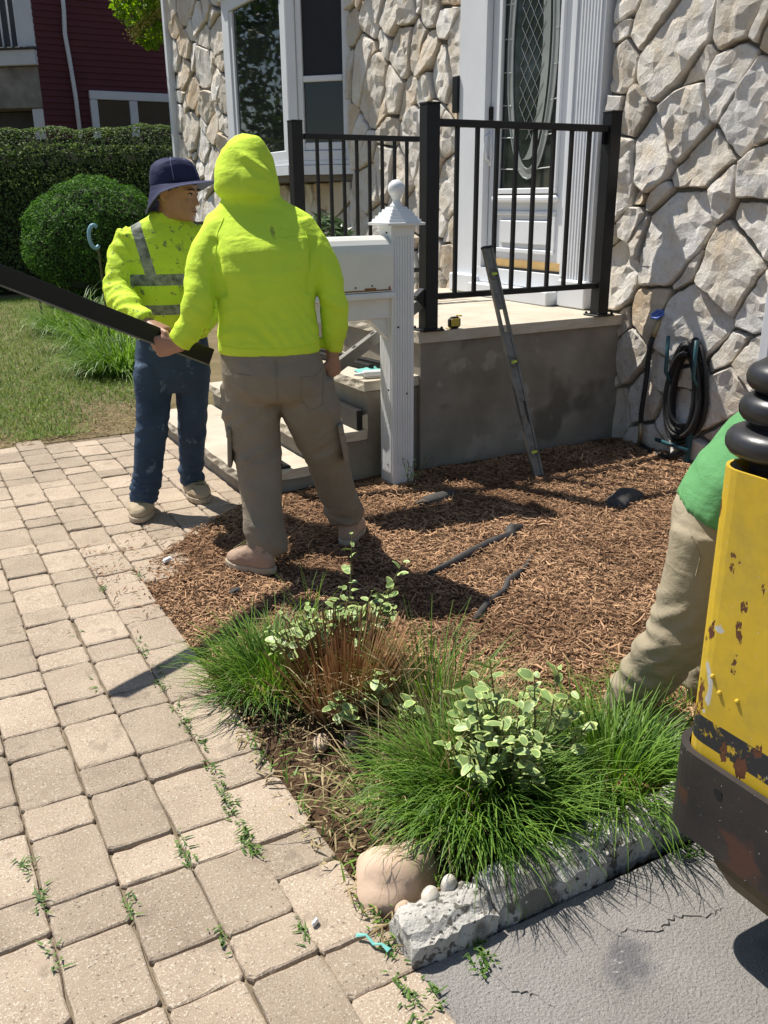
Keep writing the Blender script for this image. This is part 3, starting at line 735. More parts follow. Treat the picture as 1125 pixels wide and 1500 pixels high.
b = MB(); b.box((1.885, MY, 1.002), (.60, .20, .03), b=.004); b.box((1.885, MY, .935), (.60, .095, .10), b=.004)
b.prism([(2.18, MY-.045), (2.18, MY+.045), (2.17, MY+.045), (2.17, MY-.045)], .80, .89)
b.loft([[Vector((2.181, MY+s*.03, z)) for s, z in ((-1, .78), (1, .78), (1, .885), (-1, .885))], [Vector((2.08, MY+s*.03, z)) for s, z in ((-1, .875), (1, .875), (1, .885), (-1, .885))]])
b.build('support_arm', M['white'], mb_)

# ------------------------------------------------------------------ spigot, hose and hanger on the wall
M['hose'] = mat('hose_black', (.007, .007, .008), (.013, .013, .014), 60, .5, 240, .004, .8, .5)
M['blue'] = mat('spigot_blue', (.05, .11, .42), (.12, .2, .55), 60, .4); M['brassm'] = mat('old_brass', (.30, .24, .13), (.4, .33, .2), 30, .4, metal=.6)
M['teal_rod'] = mat('dark_teal', (.015, .06, .075), (.025, .085, .10), 20, .4)
sp = thing('spigot', (XF, 3.735, .77), 'brass garden tap with a blue wheel handle on the stone wall', 'tap')
b = MB(); b.tube([(XF, 3.72, .765), (XF-.09, 3.725, .765)], .014, 8); b.tube([(XF-.085, 3.725, .80), (XF-.085, 3.725, .765), (XF-.095, 3.735, .72), (XF-.105, 3.74, .69)], [.011, .017, .015, .018], 8); b.lathe([(.03, 0), (.03, .006)], (XF-.05, 3.72, .76), 8); b.build('tap_body', M['brassm'], sp, smooth=True)
b = MB(); cc = Vector((XF-.095, 3.73, .815)); ax = Vector((-.6, -.1, .8)).normalized(); e1_ = ax.orthogonal().normalized(); e2_ = ax.cross(e1_)
b.tube([cc+(e1_*math.cos(a)+e2_*math.sin(a))*(.032+.004*math.cos(6*a)) for a in np.linspace(0, 2*math.pi, 25)], .007, 6, cap=False)
for k in range(3):
    a = k*math.pi/3; b.tube([cc-(e1_*math.cos(a)+e2_*math.sin(a))*.03, cc+(e1_*math.cos(a)+e2_*math.sin(a))*.03], .005, 5)
b.build('wheel_handle', M['blue'], sp, smooth=True)
hz = thing('garden_hose', (XF-.08, 3.55, .12), 'coiled black crinkled garden hose hanging on the stone wall below the tap', 'hose')
def crinkle(pts, r=.0145, per=.016):
    P = [Vector(p) for p in pts]; out = []
    # resample with Catmull-Rom
    for i in range(len(P)-1):
        p0, p1, p2, p3 = P[max(i-1, 0)], P[i], P[i+1], P[min(i+2, len(P)-1)]
        m = max(2, int((p2-p1).length/per*2))
        for k in range(m):
            t = k/m; out.append(.5*((2*p1)+(p2-p0)*t+(2*p0-5*p1+4*p2-p3)*t*t+(3*p1-p0-3*p2+p3)*t**3))
    out.append(P[-1]); return out, [r*(1.12 if k % 2 else .88) for k in range(len(out))]
b = MB(); rr = random.Random(5); pts = []
for k in range(8):
    for a in np.linspace(0, 2*math.pi, 14)[:-1]:
        ry = .095+.018*math.sin(k*2.1)+.012*(k % 3); rz = .25+.03*math.sin(k*1.7)
        pts.append((XF-.075-.011*(k % 4)-.01*math.sin(a*2+k), 3.475+.02*math.sin(k*1.3)-ry*math.cos(a+1.57)*(1-.22*math.sin(a+1.57)), .42-.03*math.cos(k)+rz*math.sin(a+1.57)))
p_, r_ = crinkle(pts); b.tube(p_, r_, 6)
b.build('coil', M['hose'], hz, smooth=True)
b = MB(); p_, r_ = crinkle([(XF-.105, 3.74, .69), (XF-.115, 3.745, .63), (XF-.11, 3.755, .45), (XF-.11, 3.77, .25), (XF-.10, 3.775, .18)]); b.tube(p_, r_, 6)
p_, r_ = crinkle([(XF-.10, 3.76, .05), (XF-.13, 3.62, .03), (XF-.13, 3.50, .045), (XF-.09, 3.42, .10), (XF-.09, 3.44, .25)]); b.tube(p_, r_, 6)
b.build('lead_hose', M['hose'], hz, smooth=True)
b = MB(); b.tube([(XF-.10, 3.775, .19), (XF-.10, 3.772, .05)], .013, 8); b.build('hose_end', M['brassm'], hz, smooth=True)
hh = thing('hose_hanger', (XF-.06, 3.56, .72), 'dark teal metal hose holder with two prongs and a low crossbar on the stone wall', 'hose hanger')
b = MB()
for y, z in ((3.57, .72), (3.37, .72)):
    b = MB(); b.tube([(XF-.01, y, z-.28), (XF-.10, y, z-.27), (XF-.155, y, z-.20), (XF-.16, y, z)], .011, 7); b.build('prong', M['teal_rod'], hh, smooth=True)
b = MB(); b.tube([(XF-.12, 3.63, .115), (XF-.12, 3.38, .105)], .012, 7); b.build('crossbar', M['teal_rod'], hh, smooth=True)
b = MB(); b.box((XF-.10, 3.40, .17), (.025, .025, .34), b=.003); b.build('stake', M['teal_rod'], hh)

# ------------------------------------------------------------------ yellow machine at the right edge
def yellow_mat():
    m, t, p = base('worn_yellow_paint'); v = coords(t)
    col = ramp(t, noise_n(t, 3, 3, .5, v), [(.3, (.55, .37, .025)), (.7, (.64, .44, .035))])
    dirt = ramp(t, noise_n(t, 6, 5, .7, v), [(.47, (0, 0, 0)), (.70, (.7, .7, .7))]); col = mixc(t, dirt, col, (.36, .27, .05))
    s = N(t, "ShaderNodeSeparateXYZ"); t.links.new(v, s.inputs[0]); z = s.outputs[2]
    # the black warning stripe, scuffed
    st_ = math_n(t, 'MULTIPLY', math_n(t, 'GREATER_THAN', z, .452), math_n(t, 'LESS_THAN', z, .508))
    stw = math_n(t, 'MULTIPLY', st_, math_n(t, 'LESS_THAN', s.outputs[1], 1.02))
    scuff = ramp(t, noise_n(t, 30, 5, .7, v), [(.56, (1, 1, 1)), (.62, (.1, .1, .1))])
    col = mixc(t, math_n(t, 'MULTIPLY', stw, scuff), col, (.022, .024, .03))
    # rust through the paint
    mp = N(t, "ShaderNodeMapping"); mp.inputs['Scale'].default_value = (1, 1, .55); t.links.new(v, mp.inputs[0])
    ru = ramp(t, noise_n(t, 17, 6, .65, mp.outputs[0]), [(.585, (0, 0, 0)), (.60, (1, 1, 1))])
    col = mixc(t, ru, col, (.11, .042, .022))
    gm = ramp(t, noise_n(t, 9, 3, .55, v, .4), [(.645, (0, 0, 0)), (.655, (1, 1, 1))]); col = mixc(t, gm, col, (.48, .48, .46))
    rim = ramp(t, math_n(t, 'ADD', z, math_n(t, 'MULTIPLY', noise_n(t, 40, 4, .6, v), .03)), [(1.008, (0, 0, 0)), (1.014, (1, 1, 1))]); col = mixc(t, rim, col, (.15, .065, .03))
    sc = ramp(t, noise_n(t, 160, 2, .5, v), [(.73, (0, 0, 0)), (.76, (1, 1, 1))]); col = mixc(t, sc, col, (.6, .58, .5))
    t.links.new(col, p.inputs['Base Color']); p.inputs['Roughness'].default_value = .42
    bump(t, p, [(ru, -.0012), (noise_n(t, 9, 3, .55, v), .004)], .5); return m
M['yellow'] = yellow_mat()
M['rusty_black'] = mat('rusty_black_steel', (.018, .017, .018), (.04, .032, .03), 8, .5, 60, .0015, .4, .45, speck=[(7, .56, (.07, .03, .02)), (95, .70, (.5, .48, .45))])
M['brown_steel'] = mat('brown_steel', (.09, .06, .03), (.13, .09, .045), 8, .6, 60, .001, .3)
M['rubber'] = mat('black_rubber', (.012, .012, .014), (.03, .03, .033), 12, .36, 90, .001, .3, .5)
XM, YM = 1.238, 1.050
mach = thing('construction_machine', (XM, YM, 0), 'worn yellow machine corner with dark rusty bumper and black rubber bellows', 'machine')
def rrect(x0, x1, y0, y1, r, n=6):
    out = []
    for cx, cy, a0 in ((x0+r, y0+r, math.pi), (x1-r, y0+r, 1.5*math.pi), (x1-r, y1-r, 0), (x0+r, y1-r, .5*math.pi)):
        for k in range(n+1):
            a = a0+k*math.pi/2/n; out.append((cx+r*math.cos(a), cy+r*math.sin(a)))
    return out
def hollow(b, po, pi, z0, z1):
    n = len(po)
    b.loft([[Vector((*p, z0)) for p in po], [Vector((*p, z1)) for p in po], [Vector((*p, z1)) for p in pi], [Vector((*p, z1-.12)) for p in pi]], cap=True)
b = MB(); hollow(b, rrect(XM, XM+.46, .42, YM, .055), rrect(XM+.006, XM+.454, .426, YM-.006, .05), .40, 1.0); b.build('yellow_body', M['yellow'], mach, smooth=False)
b = MB(); hollow(b, rrect(XM-.018, XM+.5, .40, YM+.018, .07, 8), rrect(XM-.004, XM+.486, .41, YM+.004, .06, 8), .245, .43); bm_ = b.build('bumper', M['rusty_black'], mach)
b = MB(); b.tube([(XM-.0195, .93, .385), (XM-.010, .93, .385)], .010, 10); b.build('bolt_hole', M['hole'], bm_)
b = MB(); b.loft([[Vector((x, y, z)) for x, y in rrect(XM+.04+k, XM+.5-k, .3, YM-.06-k, .05)] for z, k in ((.245, 0), (.17, .0), (.13, .02), (.11, .06))]); b.build('lower_guard', M['brown_steel'], mach)
b = MB()
for y_, z_ in ((.97, .575), (.93, .578), (.99, .60), (.86, .70), (.90, .86)): b.lathe([(.006, -.002), (.005, .003), (.002, .005)], (0, 0, 0), 6); b.v[-18:] = [(XM-v[2], y_+v[0], z_+v[1]) for v in b.v[-18:]]
b.build('weld_bump', M['yellow'], mach)
b = MB(); b.box((XM+.75, .55, .62), (.75, .9, .5), b=.04); b.build('engine_cover', M['yellow'], mach)
b = MB(); cxb, cyb = XM+.102, YM-.07

pr_ = [(.055, .90), (.058, 1.0)]
for zc, r in ((1.040, .104), (1.100, .088), (1.155, .082)):
    pr_ += [(.066 if r > .1 else .06 if r > .08 else .05, zc-.030)] + [(r-.022+.022*math.cos(a), zc+.024*math.sin(a)) for a in np.linspace(-1.3, 1.35, 7)] + [(r*.62, zc+.032)]
pr_ += [(.03, 1.182)]
b = MB(); b.lathe(pr_, (cxb, cyb, 0), 32); b.build('rubber_bellows', M['rubber'], mach, smooth=True)
b = MB(); tw = [Vector((XM+.32+.0*k, .78, .15)) for k in range(2)]
b2 = MB(); rings = []
for xo, r in ((0, .10), (.005, .135), (.03, .15), (.12, .15), (.145, .135), (.15, .10)):
    rings.append([Vector((XM+.10+xo, .74+r*math.cos(a), .15+r*math.sin(a))) for a in np.linspace(0, 2*math.pi, 25)[:-1]])
b2.loft(rings); wh = b2.build('wheel', M['rubber'], mach, smooth=True)
b = MB(); b.tube([(XM+.098, .74, .15), (XM+.16, .74, .15)], .085, 16); b.build('rim', M['rusty_black'], wh)

# black aluminium beam carried by the two men
ba, bb = Vector((.12, 3.29, 1.325)), Vector((1.09, 3.44, .858))
bt = thing('aluminium_beam', ba, 'long black aluminium rail beam carried between the two men in yellow shirts', 'beam')
b = MB(); b.bar(ba, bb, .045, .068, up=(0, 0, 1), bev=.003); 
dv2 = (bb-ba).normalized()
b.build('beam', M['black_metal'], bt)
b = MB(); sd = Vector((0, 0, 1)).cross(dv2).normalized(); upv = dv2.cross(sd)
b.bar(ba-upv*.032-sd*.0245, bb-upv*.032-sd*.0245, .004, .006); b.build('edge_lip', M['grey_metal'], bt)
# ------------------------------------------------------------------ people
def ering(cx, cy, z, rx, ry, n=24, tilt=(0, 0), pw=2.4, ry2=None):
    out = []
    for k in range(n):
        a = 2*math.pi*k/n; c, s = math.cos(a), math.sin(a)
        x = rx*math.copysign(abs(c)**(2/pw), c); yy = (ry if s > 0 else (ry2 or ry))*math.copysign(abs(s)**(2/pw), s)
        out.append(Vector((cx+x, cy+yy, z+tilt[0]*x+tilt[1]*yy)))
    return out
def torso(b, rows, n=24, tilt=(0, 0)): return b.loft([ering(cx, cy, z, rx, ry, n, tilt) for z, cx, cy, rx, ry in rows])
def limb(b, rows, n=14):
    """rows: (x,y,z,r or (rx,ry)); rounded with extra interpolated rings"""
    P = [Vector(r[:3]) for r in rows]; rad = [r[3] if isinstance(r[3], (tuple, list)) else (r[3], r[3]) for r in rows]; pts = []; rr_ = []
    for i in range(len(P)-1):
        p0, p1, p2, p3 = P[max(i-1, 0)], P[i], P[i+1], P[min(i+2, len(P)-1)]
        for k in range(4):
            t = k/4; pts.append(.5*((2*p1)+(p2-p0)*t+(2*p0-5*p1+4*p2-p3)*t*t+(3*p1-p0-3*p2+p3)*t**3))
            rr_.append(tuple(rad[i][q]*(1-t)+rad[i+1][q]*t for q in (0, 1)))
    pts.append(P[-1]); rr_.append(rad[-1])
    return b.tube(pts, rr_, n)
def skinmesh(name, b, vox, it, disp=None, dense=None):
    me = b.mesh(name); o = bpy.data.objects.new('tmp', me); COL.objects.link(o)
    m = o.modifiers.new('r', 'REMESH'); m.mode = 'VOXEL'; m.voxel_size = vox
    if it:
        m = o.modifiers.new('s', 'SMOOTH'); m.factor = .5; m.iterations = it
    dg = bpy.context.evaluated_depsgraph_get(); dg.update()
    out = bpy.data.meshes.new_from_object(o.evaluated_get(dg)); bpy.data.objects.remove(o); out.name = name
    if disp:
        n = len(out.vertices); co = np.empty(n*3, np.float32); no = np.empty(n*3, np.float32)
        out.vertices.foreach_get('co', co); out.vertex_normals.foreach_get('vector', no); co = co.reshape(-1, 3); no = no.reshape(-1, 3)
        d = np.array([disp(Vector(p), Vector(q)) for p, q in zip(co.tolist(), no.tolist())], np.float32)
        co += no*d[:, None]; out.vertices.foreach_set('co', co.ravel())
    out.polygons.foreach_set('use_smooth', [True]*len(out.polygons)); out.materials.clear(); out.update(); return out
def ridged(v): return 1-2*abs(noise.noise(v))
def fold(p, sx, sy, sz, s=0): return ridged(Vector((p.x*sx+s, p.y*sy+s, p.z*sz)))
def hand(b, wrist, palm_dir, finger_dir, thumb_side, curl=.6, size=1.0, spread=.0):
    """palm with five separate, unequal, bent fingers. palm_dir = palm normal (way fingers curl)"""
    w_ = Vector(wrist); f = Vector(finger_dir).normalized(); n = Vector(palm_dir); n = (n-f*n.dot(f)).normalized(); s = Vector(thumb_side); s = (s-f*s.dot(f)-n*s.dot(n)).normalized()
    S = size
    # palm
    rings = []
    for d, wd, th in ((-.02, .026, .020), (.01, .030, .019), (.045, .040, .017), (.075, .042, .014), (.086, .040, .011)):
        c = w_+f*d*S; rings.append([c+s*wd*S*math.cos(a)+n*th*S*math.sin(a) for a in np.linspace(0, 2*math.pi, 15)[:-1]])
    b.loft(rings)
    for k, (L, off) in enumerate(((.066, .031), (.076, .0105), (.070, -.0105), (.055, -.031))):
        p = w_+f*(.076-.006*abs(off)/.03)*S+s*off*S; d = f.copy(); pts = [p-f*.014*S]; rad = [.0088*S]
        ang = 0
        for seg, fr_ in enumerate((.45, .32, .25)):
            ang += curl*(.75 if seg == 0 else 1.0)*(1+.08*k); dd = (f*math.cos(ang)+n*math.sin(ang)+s*spread*off*8).normalized()
            q = pts[-1]+dd*L*fr_*S+(f*.014*S if seg == 0 else Vector((0, 0, 0)))
            pts += [q]; rad += [.0084*S-.0007*seg*S]
        b.tube(pts, rad, 8)
    p = w_+f*.020*S+s*.028*S
    d1 = (f*.75+s*.75+n*.45).normalized(); d2 = (f*.9+s*.15+n*(.55+.3*curl)).normalized()
    b.tube([p-s*.012*S, p+d1*.026*S, p+d1*.034*S+d2*.03*S, p+d1*.034*S+d2*.053*S], [.013*S, .011*S, .0095*S, .0075*S], 8)
def boot(parent, heel, toe, mat_u, lab=None, hh=.115, wd=.049, name='boot'):
    """ankle boot in the parent's frame; heel and toe are ground points"""
    h, t = Vector(heel), Vector(toe); f = (t-h); L = f.length; f.normalize(); up = Vector((0, 0, 1)); s = f.cross(up)
    def outline(l0, l1, wd, z, n=20):
        out = []
        for k in range(n):
            a = 2*math.pi*k/n; u = math.cos(a); v = math.sin(a)
            x = (l0+l1)/2+(l1-l0)/2*u; wk = wd*(1.0+.13*max(0, math.sin(math.pi*min(max((x/L-.35)/.65, 0), 1)))-.14*max(0, 1-abs(x/L-.42)/.2))
            out.append(h+f*x+s*(wk*math.copysign(abs(v)**.8, v))+up*z)
        return out
    b = MB(); b.loft([outline(.0, L, wd*.98, .002), outline(-.004, L+.006, wd*1.05, .010), outline(-.004, L+.006, wd*1.05, .026), outline(.002, L, wd, .030)])
    so_ = b.build('sole', M['sole'], parent, smooth=False)
    b = MB(); H = hh
    b.loft([outline(.004, L-.002, wd*.97, .028), outline(.002, L-.002, wd*1.0, .045), outline(.004, L-.018, wd*.97, .062), outline(.008, L*.80, wd*.90, .078), outline(.012, L*.66, wd*.82, .092), outline(.018, L*.52, wd*.72, .108), outline(.026, L*.44, wd*.62, H+.02), outline(.03, L*.42, wd*.6, H+.045)])
    me = skinmesh(name, b, .008, 2, lambda p, q: .002*fold(p, 30, 30, 50, 4)); o = obj(name, me, mat_u, parent)
    lc = MB()
    for k in range(4):
        x = L*(.74-.075*k); z = .086+.0125*k; c = h+f*x+up*z
        lc.tube([c-s*.022+f*.01, c+up*.004, c+s*.022-f*.01], .0028, 5)
    lc.build('lace', M['stem'], o)
    return o

# ---- man in the hooded shirt, back to us (x right, y away from us)
m1 = thing('person', (1.40, 3.22, .014), 'person seen from behind in a bright yellow hooded long sleeved shirt and khaki trousers', 'person', rz=math.atan2(-.396, .918))
b = MB()
torso(b, [(.872, -.129, .0, .199, .134), (.90, -.130, .0, .199, .136), (1.00, -.130, .0, .182, .132), (1.10, -.130, .0, .183, .134), (1.18, -.130, .008, .200, .140), (1.25, -.136, .03, .211, .138), (1.31, -.140, .062, .210, .124), (1.36, -.146, .092, .185, .106), (1.40, -.156, .115, .146, .095), (1.44, -.170, .13, .118, .09), (1.47, -.178, .14, .078, .075)])
limb(b, [(-.285, .070, 1.320, .074), (-.346, .02, 1.24, .067), (-.372, -.03, 1.15, .060), (-.382, -.07, 1.07, .058), (-.410, -.075, 1.00, .051), (-.450, -.075, .945, .044), (-.466, -.075, .925, .040)])
limb(b, [(.0, .070, 1.320, .076), (.066, .02, 1.23, .066), (.106, .0, 1.14, .056), (.122, -.01, 1.06, .052), (.126, .01, .97, .047), (.120, .03, .89, .039), (.116, .033, .865, .038)])
# shoulder yoke
torso(b, [(1.27, -.142, .055, .20, .105), (1.33, -.142, .075, .222, .10), (1.375, -.148, .10, .20, .09), (1.41, -.155, .115, .145, .085), (1.435, -.165, .125, .10, .08)])
# hood, bowed forward and to the left, pointed at the back
b.loft([ering(-.172, .11, 1.43, .105, .10), ering(-.182, .125, 1.455, .113, .112), ering(-.190, .14, 1.49, .116, .128), ering(-.192, .16, 1.535, .112, .135, tilt=(.03, 0)), ering(-.194, .175, 1.58, .100, .124, tilt=(.08, 0)), ering(-.196, .18, 1.618, .080, .10, tilt=(.14, 0)), ering(-.196, .18, 1.645, .055, .07, tilt=(.18, 0)), ering(-.196, .18, 1.660, .022, .03)])
b.loft([ering(-.276, .13, 1.445, .03, .06), ering(-.272, .16, 1.48, .038, .075), ering(-.262, .18, 1.54, .035, .07)])
def d1(p, q):
    back = max(0., -q.y)
    low = max(0, min(1, (1.12-p.z)/.2))
    tor = (abs(p.x+.128) < .19 and p.z < 1.3)
    arm = (abs(p.x+.128) >= .205)
    v = .0025*noise.noise(p*9)
    if tor: v += low*(.010*fold(p, 3.2, 3, 17+4*math.sin(p.x*7), 3)+.004*noise.noise(Vector((p.x*8+p.z*14, p.y*9, p.z*38))))+.006*ridged(Vector((p.x*4+p.z*6, 2.2, p.z*5-p.x*5)))*(1-low)
    if arm: v += .009*ridged(Vector((p.x*8+p.z*6, p.y*9, p.z*16+p.x*11)))*(.35+.65*max(0, 1-abs(p.z-1.05)/.17))+.004*ridged(Vector((p.x*14, p.y*14, p.z*40)))*max(0, 1-abs(p.z-.93)/.08)
    # armhole creases
    for sx in (-1, 1):
        u = p.x+.128-sx*.175; v += -.013*math.exp(-((u+sx*(1.25-p.z)*.12)/.012)**2)*(1 if 1.10 < p.z < 1.30 else 0)
    if p.z > 1.44: v += .011*ridged(Vector((p.x*10+p.z*11, p.y*6, p.z*8)))*(1 if p.x > -.2 else .6)
    zc = 1.435+.10*(p.x+.17)**2*8
    v -= .008*math.exp(-((p.z-zc)/.011)**2)*(1 if abs(p.x+.17) < .15 else 0)
    if p.z < .93 and abs(p.x+.125) < .23 and p.y > -.16: v *= max(0, (p.z-.885)/.045)
    return v
sh1 = obj('hooded_shirt', skinmesh('hooded_shirt', b, .0085, 4, d1), M['hivis'], m1)
b = MB()
torso(b, [(.685, -.107, .0, .17, .10), (.71, -.107, .0, .20, .125), (.74, -.110, -.005, .203, .135), (.80, -.118, -.008, .199, .136), (.86, -.126, -.004, .192, .126), (.915, -.128, .0, .182, .116)])
limb(b, [(-.210, .0, .74, (.100, .12)), (-.214, .0, .63, (.090, .115)), (-.206, -.01, .52, (.077, .10)), (-.198, -.03, .42, (.071, .088)), (-.192, -.06, .30, (.067, .082)), (-.187, -.09, .19, (.068, .08)), (-.182, -.10, .12, (.066, .08)), (-.182, -.10, .075, (.068, .083))], 18)
limb(b, [(-.002, .0, .74, (.100, .12)), (.022, .0, .63, (.090, .114)), (.054, .03, .52, (.078, .096)), (.080, .06, .42, (.072, .086)), (.106, .10, .30, (.068, .08)), (.134, .13, .21, (.064, .078)), (.153, .15, .14, (.063, .078)), (.157, .155, .105, (.064, .08))], 18)
def d2(p, q):
    L = p.x < -.1+max(0, .6-p.z)*.05
    kn = max(0, 1-abs(p.z-.46)/.14); an = max(0, 1-abs(p.z-.12)/.13); cr = max(0, 1-abs(p.z-.64)/.1)
    v = .0035*noise.noise(p*8)+.012*an*ridged(Vector((p.x*5+3*L, p.y*5, p.z*30+p.x*9)))+.010*kn*ridged(Vector((p.x*7, p.y*6, p.z*20-p.x*10)))
    v += .010*cr*ridged(Vector((p.x*4, p.y*5, p.z*16+abs(p.x+.1)*14)))+.005*ridged(Vector((p.x*10+p.z*4, p.y*8, p.z*6)))
    return v
pt1 = obj('trousers', skinmesh('trousers', b, .0095, 4, d2), M['khaki'], m1)
# patch pockets, cargo pockets and belt line on the trousers
def drape_patch(pts2d, ysurf, thick, name, m, parent): pass
b = MB()
def seg_on(bx, pts, r=.0022): bx.tube(pts, r, 5)
# welt lines found by ray onto the trouser mesh
from mathutils.bvhtree import BVHTree
def bvh(me): return BVHTree.FromPolygons([v.co for v in me.vertices], [p.vertices for p in me.polygons])
T1 = bvh(pt1.data)
def onto(T, x, z, side=-1, lift=.001):
    h = T.ray_cast(Vector((x, side*1.0, z)), Vector((0, -side, 0)))
    return h[0]+h[1]*lift if h[0] else Vector((x, 0, z))
def line_on(bx, T, pts, r=.002, n=8, side=-1):
    q = []
    for i in range(len(pts)-1):
        for k in range(n): f = k/n; q.append(onto(T, pts[i][0]*(1-f)+pts[i+1][0]*f, pts[i][1]*(1-f)+pts[i+1][1]*f, side))
    q.append(onto(T, *pts[-1], side)); bx.tube(q, r, 5)
for q_, r_ in (([(-.01, .792), (.04, .788), (.072, .812)], .003), ([(-.01, .792), (-.018, .70), (.02, .655), (.068, .675), (.075, .80)], .0018), ([(-.265, .808), (-.205, .803)], .003), ([(-.105, .86), (-.107, .70)], .0016)):
    b = MB(); line_on(b, T1, q_, r_); b.build('pocket_seam', M['khaki'], pt1)
for x0, s in ((-.305, -1), (.125, 1)):
    b = MB(); h = T1.ray_cast(Vector((s*1.0, .0, .50)), Vector((-s, 0, 0)))
    if h[0]:
        mr = Euler((0, .05 if s < 0 else -.16, 0)).to_matrix(); b.box(h[0]+Vector((-s*.006, 0, .0)), (.018, .12, .16), mr, .006); b.build('cargo_pocket', M['khaki'], pt1)
        b = MB(); b.box(h[0]+Vector((-s*.004, 0, .0))+mr @ Vector((0, 0, .065)), (.020, .136, .045), mr, .006); b.build('pocket_flap', M['khaki'], pt1)
# body: one continuous skin inside the clothes
b = MB()
torso(b, [(.70, -.107, 0, .13, .08), (.85, -.115, 0, .14, .08), (1.1, -.125, .01, .13, .08), (1.3, -.14, .055, .14, .07), (1.38, -.155, .10, .07, .055), (1.44, -.175, .13, .05, .05), (1.48, -.185, .15, .07, .085), (1.54, -.19, .165, .078, .095), (1.60, -.19, .17, .06, .07), (1.63, -.19, .175, .03, .03)])
limb(b, [(-.27, .06, 1.30, .038), (-.372, -.03, 1.15, .036), (-.382, -.07, 1.07, .038), (-.450, -.075, .945, .03), (-.472, -.075, .918, .027)])
limb(b, [(-.02, .06, 1.30, .038), (.104, .0, 1.14, .034), (.112, -.01, 1.06, .038), (.116, .03, .89, .03), (.117, .035, .845, .027)])
limb(b, [(-.17, 0, .74, .07), (-.20, -.01, .5, .05), (-.19, -.06, .3, .045), (-.182, -.10, .09, .035)]); limb(b, [(-.03, 0, .74, .07), (.04, .03, .5, .05), (.098, .10, .3, .045), (.155, .155, .09, .035)])
hand(b, (-.472, -.075, .918), (.25, .9, .2), (-.93, .25, -.10), (.0, .15, .95), .6, 1.05)
hand(b, (.117, .035, .846), (-.6, .6, .0), (.03, .18, -1), (-.5, -.6, .1), .85, 1.02)
obj('body', skinmesh('body', b, .0055, 2), M['skin'], m1)
S1 = bvh(sh1.data); b = MB()
for q_ in ([(-.31, .912), (-.22, .905), (-.13, .903), (-.03, .905), (.05, .912)], [(-.275, 1.37), (-.298, 1.32), (-.310, 1.25), (-.302, 1.18)], [(.0, 1.37), (.026, 1.32), (.040, 1.25), (.036, 1.18)]):
    b = MB(); line_on(b, S1, q_, .0014, 8); b.build('seam', M['hivis'], sh1)
bo = boot(m1, (-.150, -.175, .0), (-.345, -.035, .0), M['boot_red']); 
bo = boot(m1, (.150, .09, .0), (.225, .335, .0), M['boot_red'])

# ---- man in the bucket hat, facing us (x to the right of the photograph, y away)
m2 = thing('person', (1.06, 4.22, 0), 'person facing us in a navy bucket hat, stained yellow shirt with reflective tape and jeans', 'person', rz=math.atan2(-.24, .97))
b = MB()
torso(b, [(.84, .10, .02, .163, .118), (.90, .10, .01, .168, .125), (1.0, .10, .0, .168, .128), (1.1, .10, -.005, .172, .128), (1.2, .10, .0, .182, .126), (1.28, .10, .01, .190, .115), (1.325, .105, .01, .172, .095), (1.355, .11, .01, .118, .08), (1.385, .12, .005, .072, .068), (1.40, .122, .005, .068, .064)])
limb(b, [(-.03, .01, 1.28, .082), (-.078, -.01, 1.20, .074), (-.112, -.05, 1.11, .066), (-.115, -.12, 1.04, .062), (-.075, -.25, .995, .055), (-.025, -.36, .965, .043), (-.008, -.40, .958, .039)])
limb(b, [(.23, .01, 1.28, .082), (.275, -.01, 1.19, .072), (.30, -.08, 1.09, .064), (.29, -.17, 1.02, .060), (.25, -.28, .97, .052), (.215, -.37, .94, .042), (.205, -.40, .935, .039)])
def d3(p, q):
    arm = p.x < -.055 or p.x > .255 or p.y < -.14
    v = .003*noise.noise(p*9)
    if arm: v += .012*ridged(Vector((p.x*10, p.y*14+p.z*8, p.z*16)))
    else: v += .009*ridged(Vector((p.x*5+p.z*5, p.y*5, p.z*8)))*max(0, min(1, (1.25-p.z)/.2))+.005*max(0, 1-(p.z-.84)/.2)*ridged(Vector((p.x*5, p.y*4, p.z*20)))
    return v
sh2 = obj('safety_shirt', skinmesh('safety_shirt', b, .0095, 4, d3), M['hivis_tape'], m2)
b = MB()
torso(b, [(.58, .09, .02, .09, .09), (.66, .09, .02, .165, .115), (.74, .092, .02, .176, .125), (.80, .095, .02, .170, .122), (.87, .10, .02, .158, .112)])
limb(b, [(.003, .0, .70, (.086, .105)), (-.012, -.02, .58, (.080, .098)), (-.03, -.05, .45, (.070, .082)), (-.05, -.07, .34, (.066, .076)), (-.078, -.085, .20, (.062, .072)), (-.098, -.09, .11, (.060, .072)), (-.102, -.09, .065, (.062, .074))], 18)
limb(b, [(.175, .03, .70, (.086, .105)), (.172, .04, .58, (.082, .098)), (.162, .05, .45, (.070, .082)), (.152, .07, .34, (.066, .076)), (.142, .11, .20, (.060, .070)), (.138, .13, .11, (.058, .070)), (.138, .135, .070, (.060, .072))], 18)
def d4(p, q):
    an = max(0, 1-abs(p.z-.14)/.14); kn = max(0, 1-abs(p.z-.40)/.15); cr = max(0, 1-abs(p.z-.66)/.1)
    return .003*noise.noise(p*8)+.013*an*ridged(Vector((p.x*5, p.y*5, p.z*30+p.x*8)))+.010*kn*ridged(Vector((p.x*7, p.y*6, p.z*22-p.x*12)))+.009*cr*ridged(Vector((p.x*4, p.y*5, p.z*20+abs(p.x-.09)*16)))
pt2 = obj('jeans', skinmesh('jeans', b, .0095, 4, d4), M['denim'], m2)
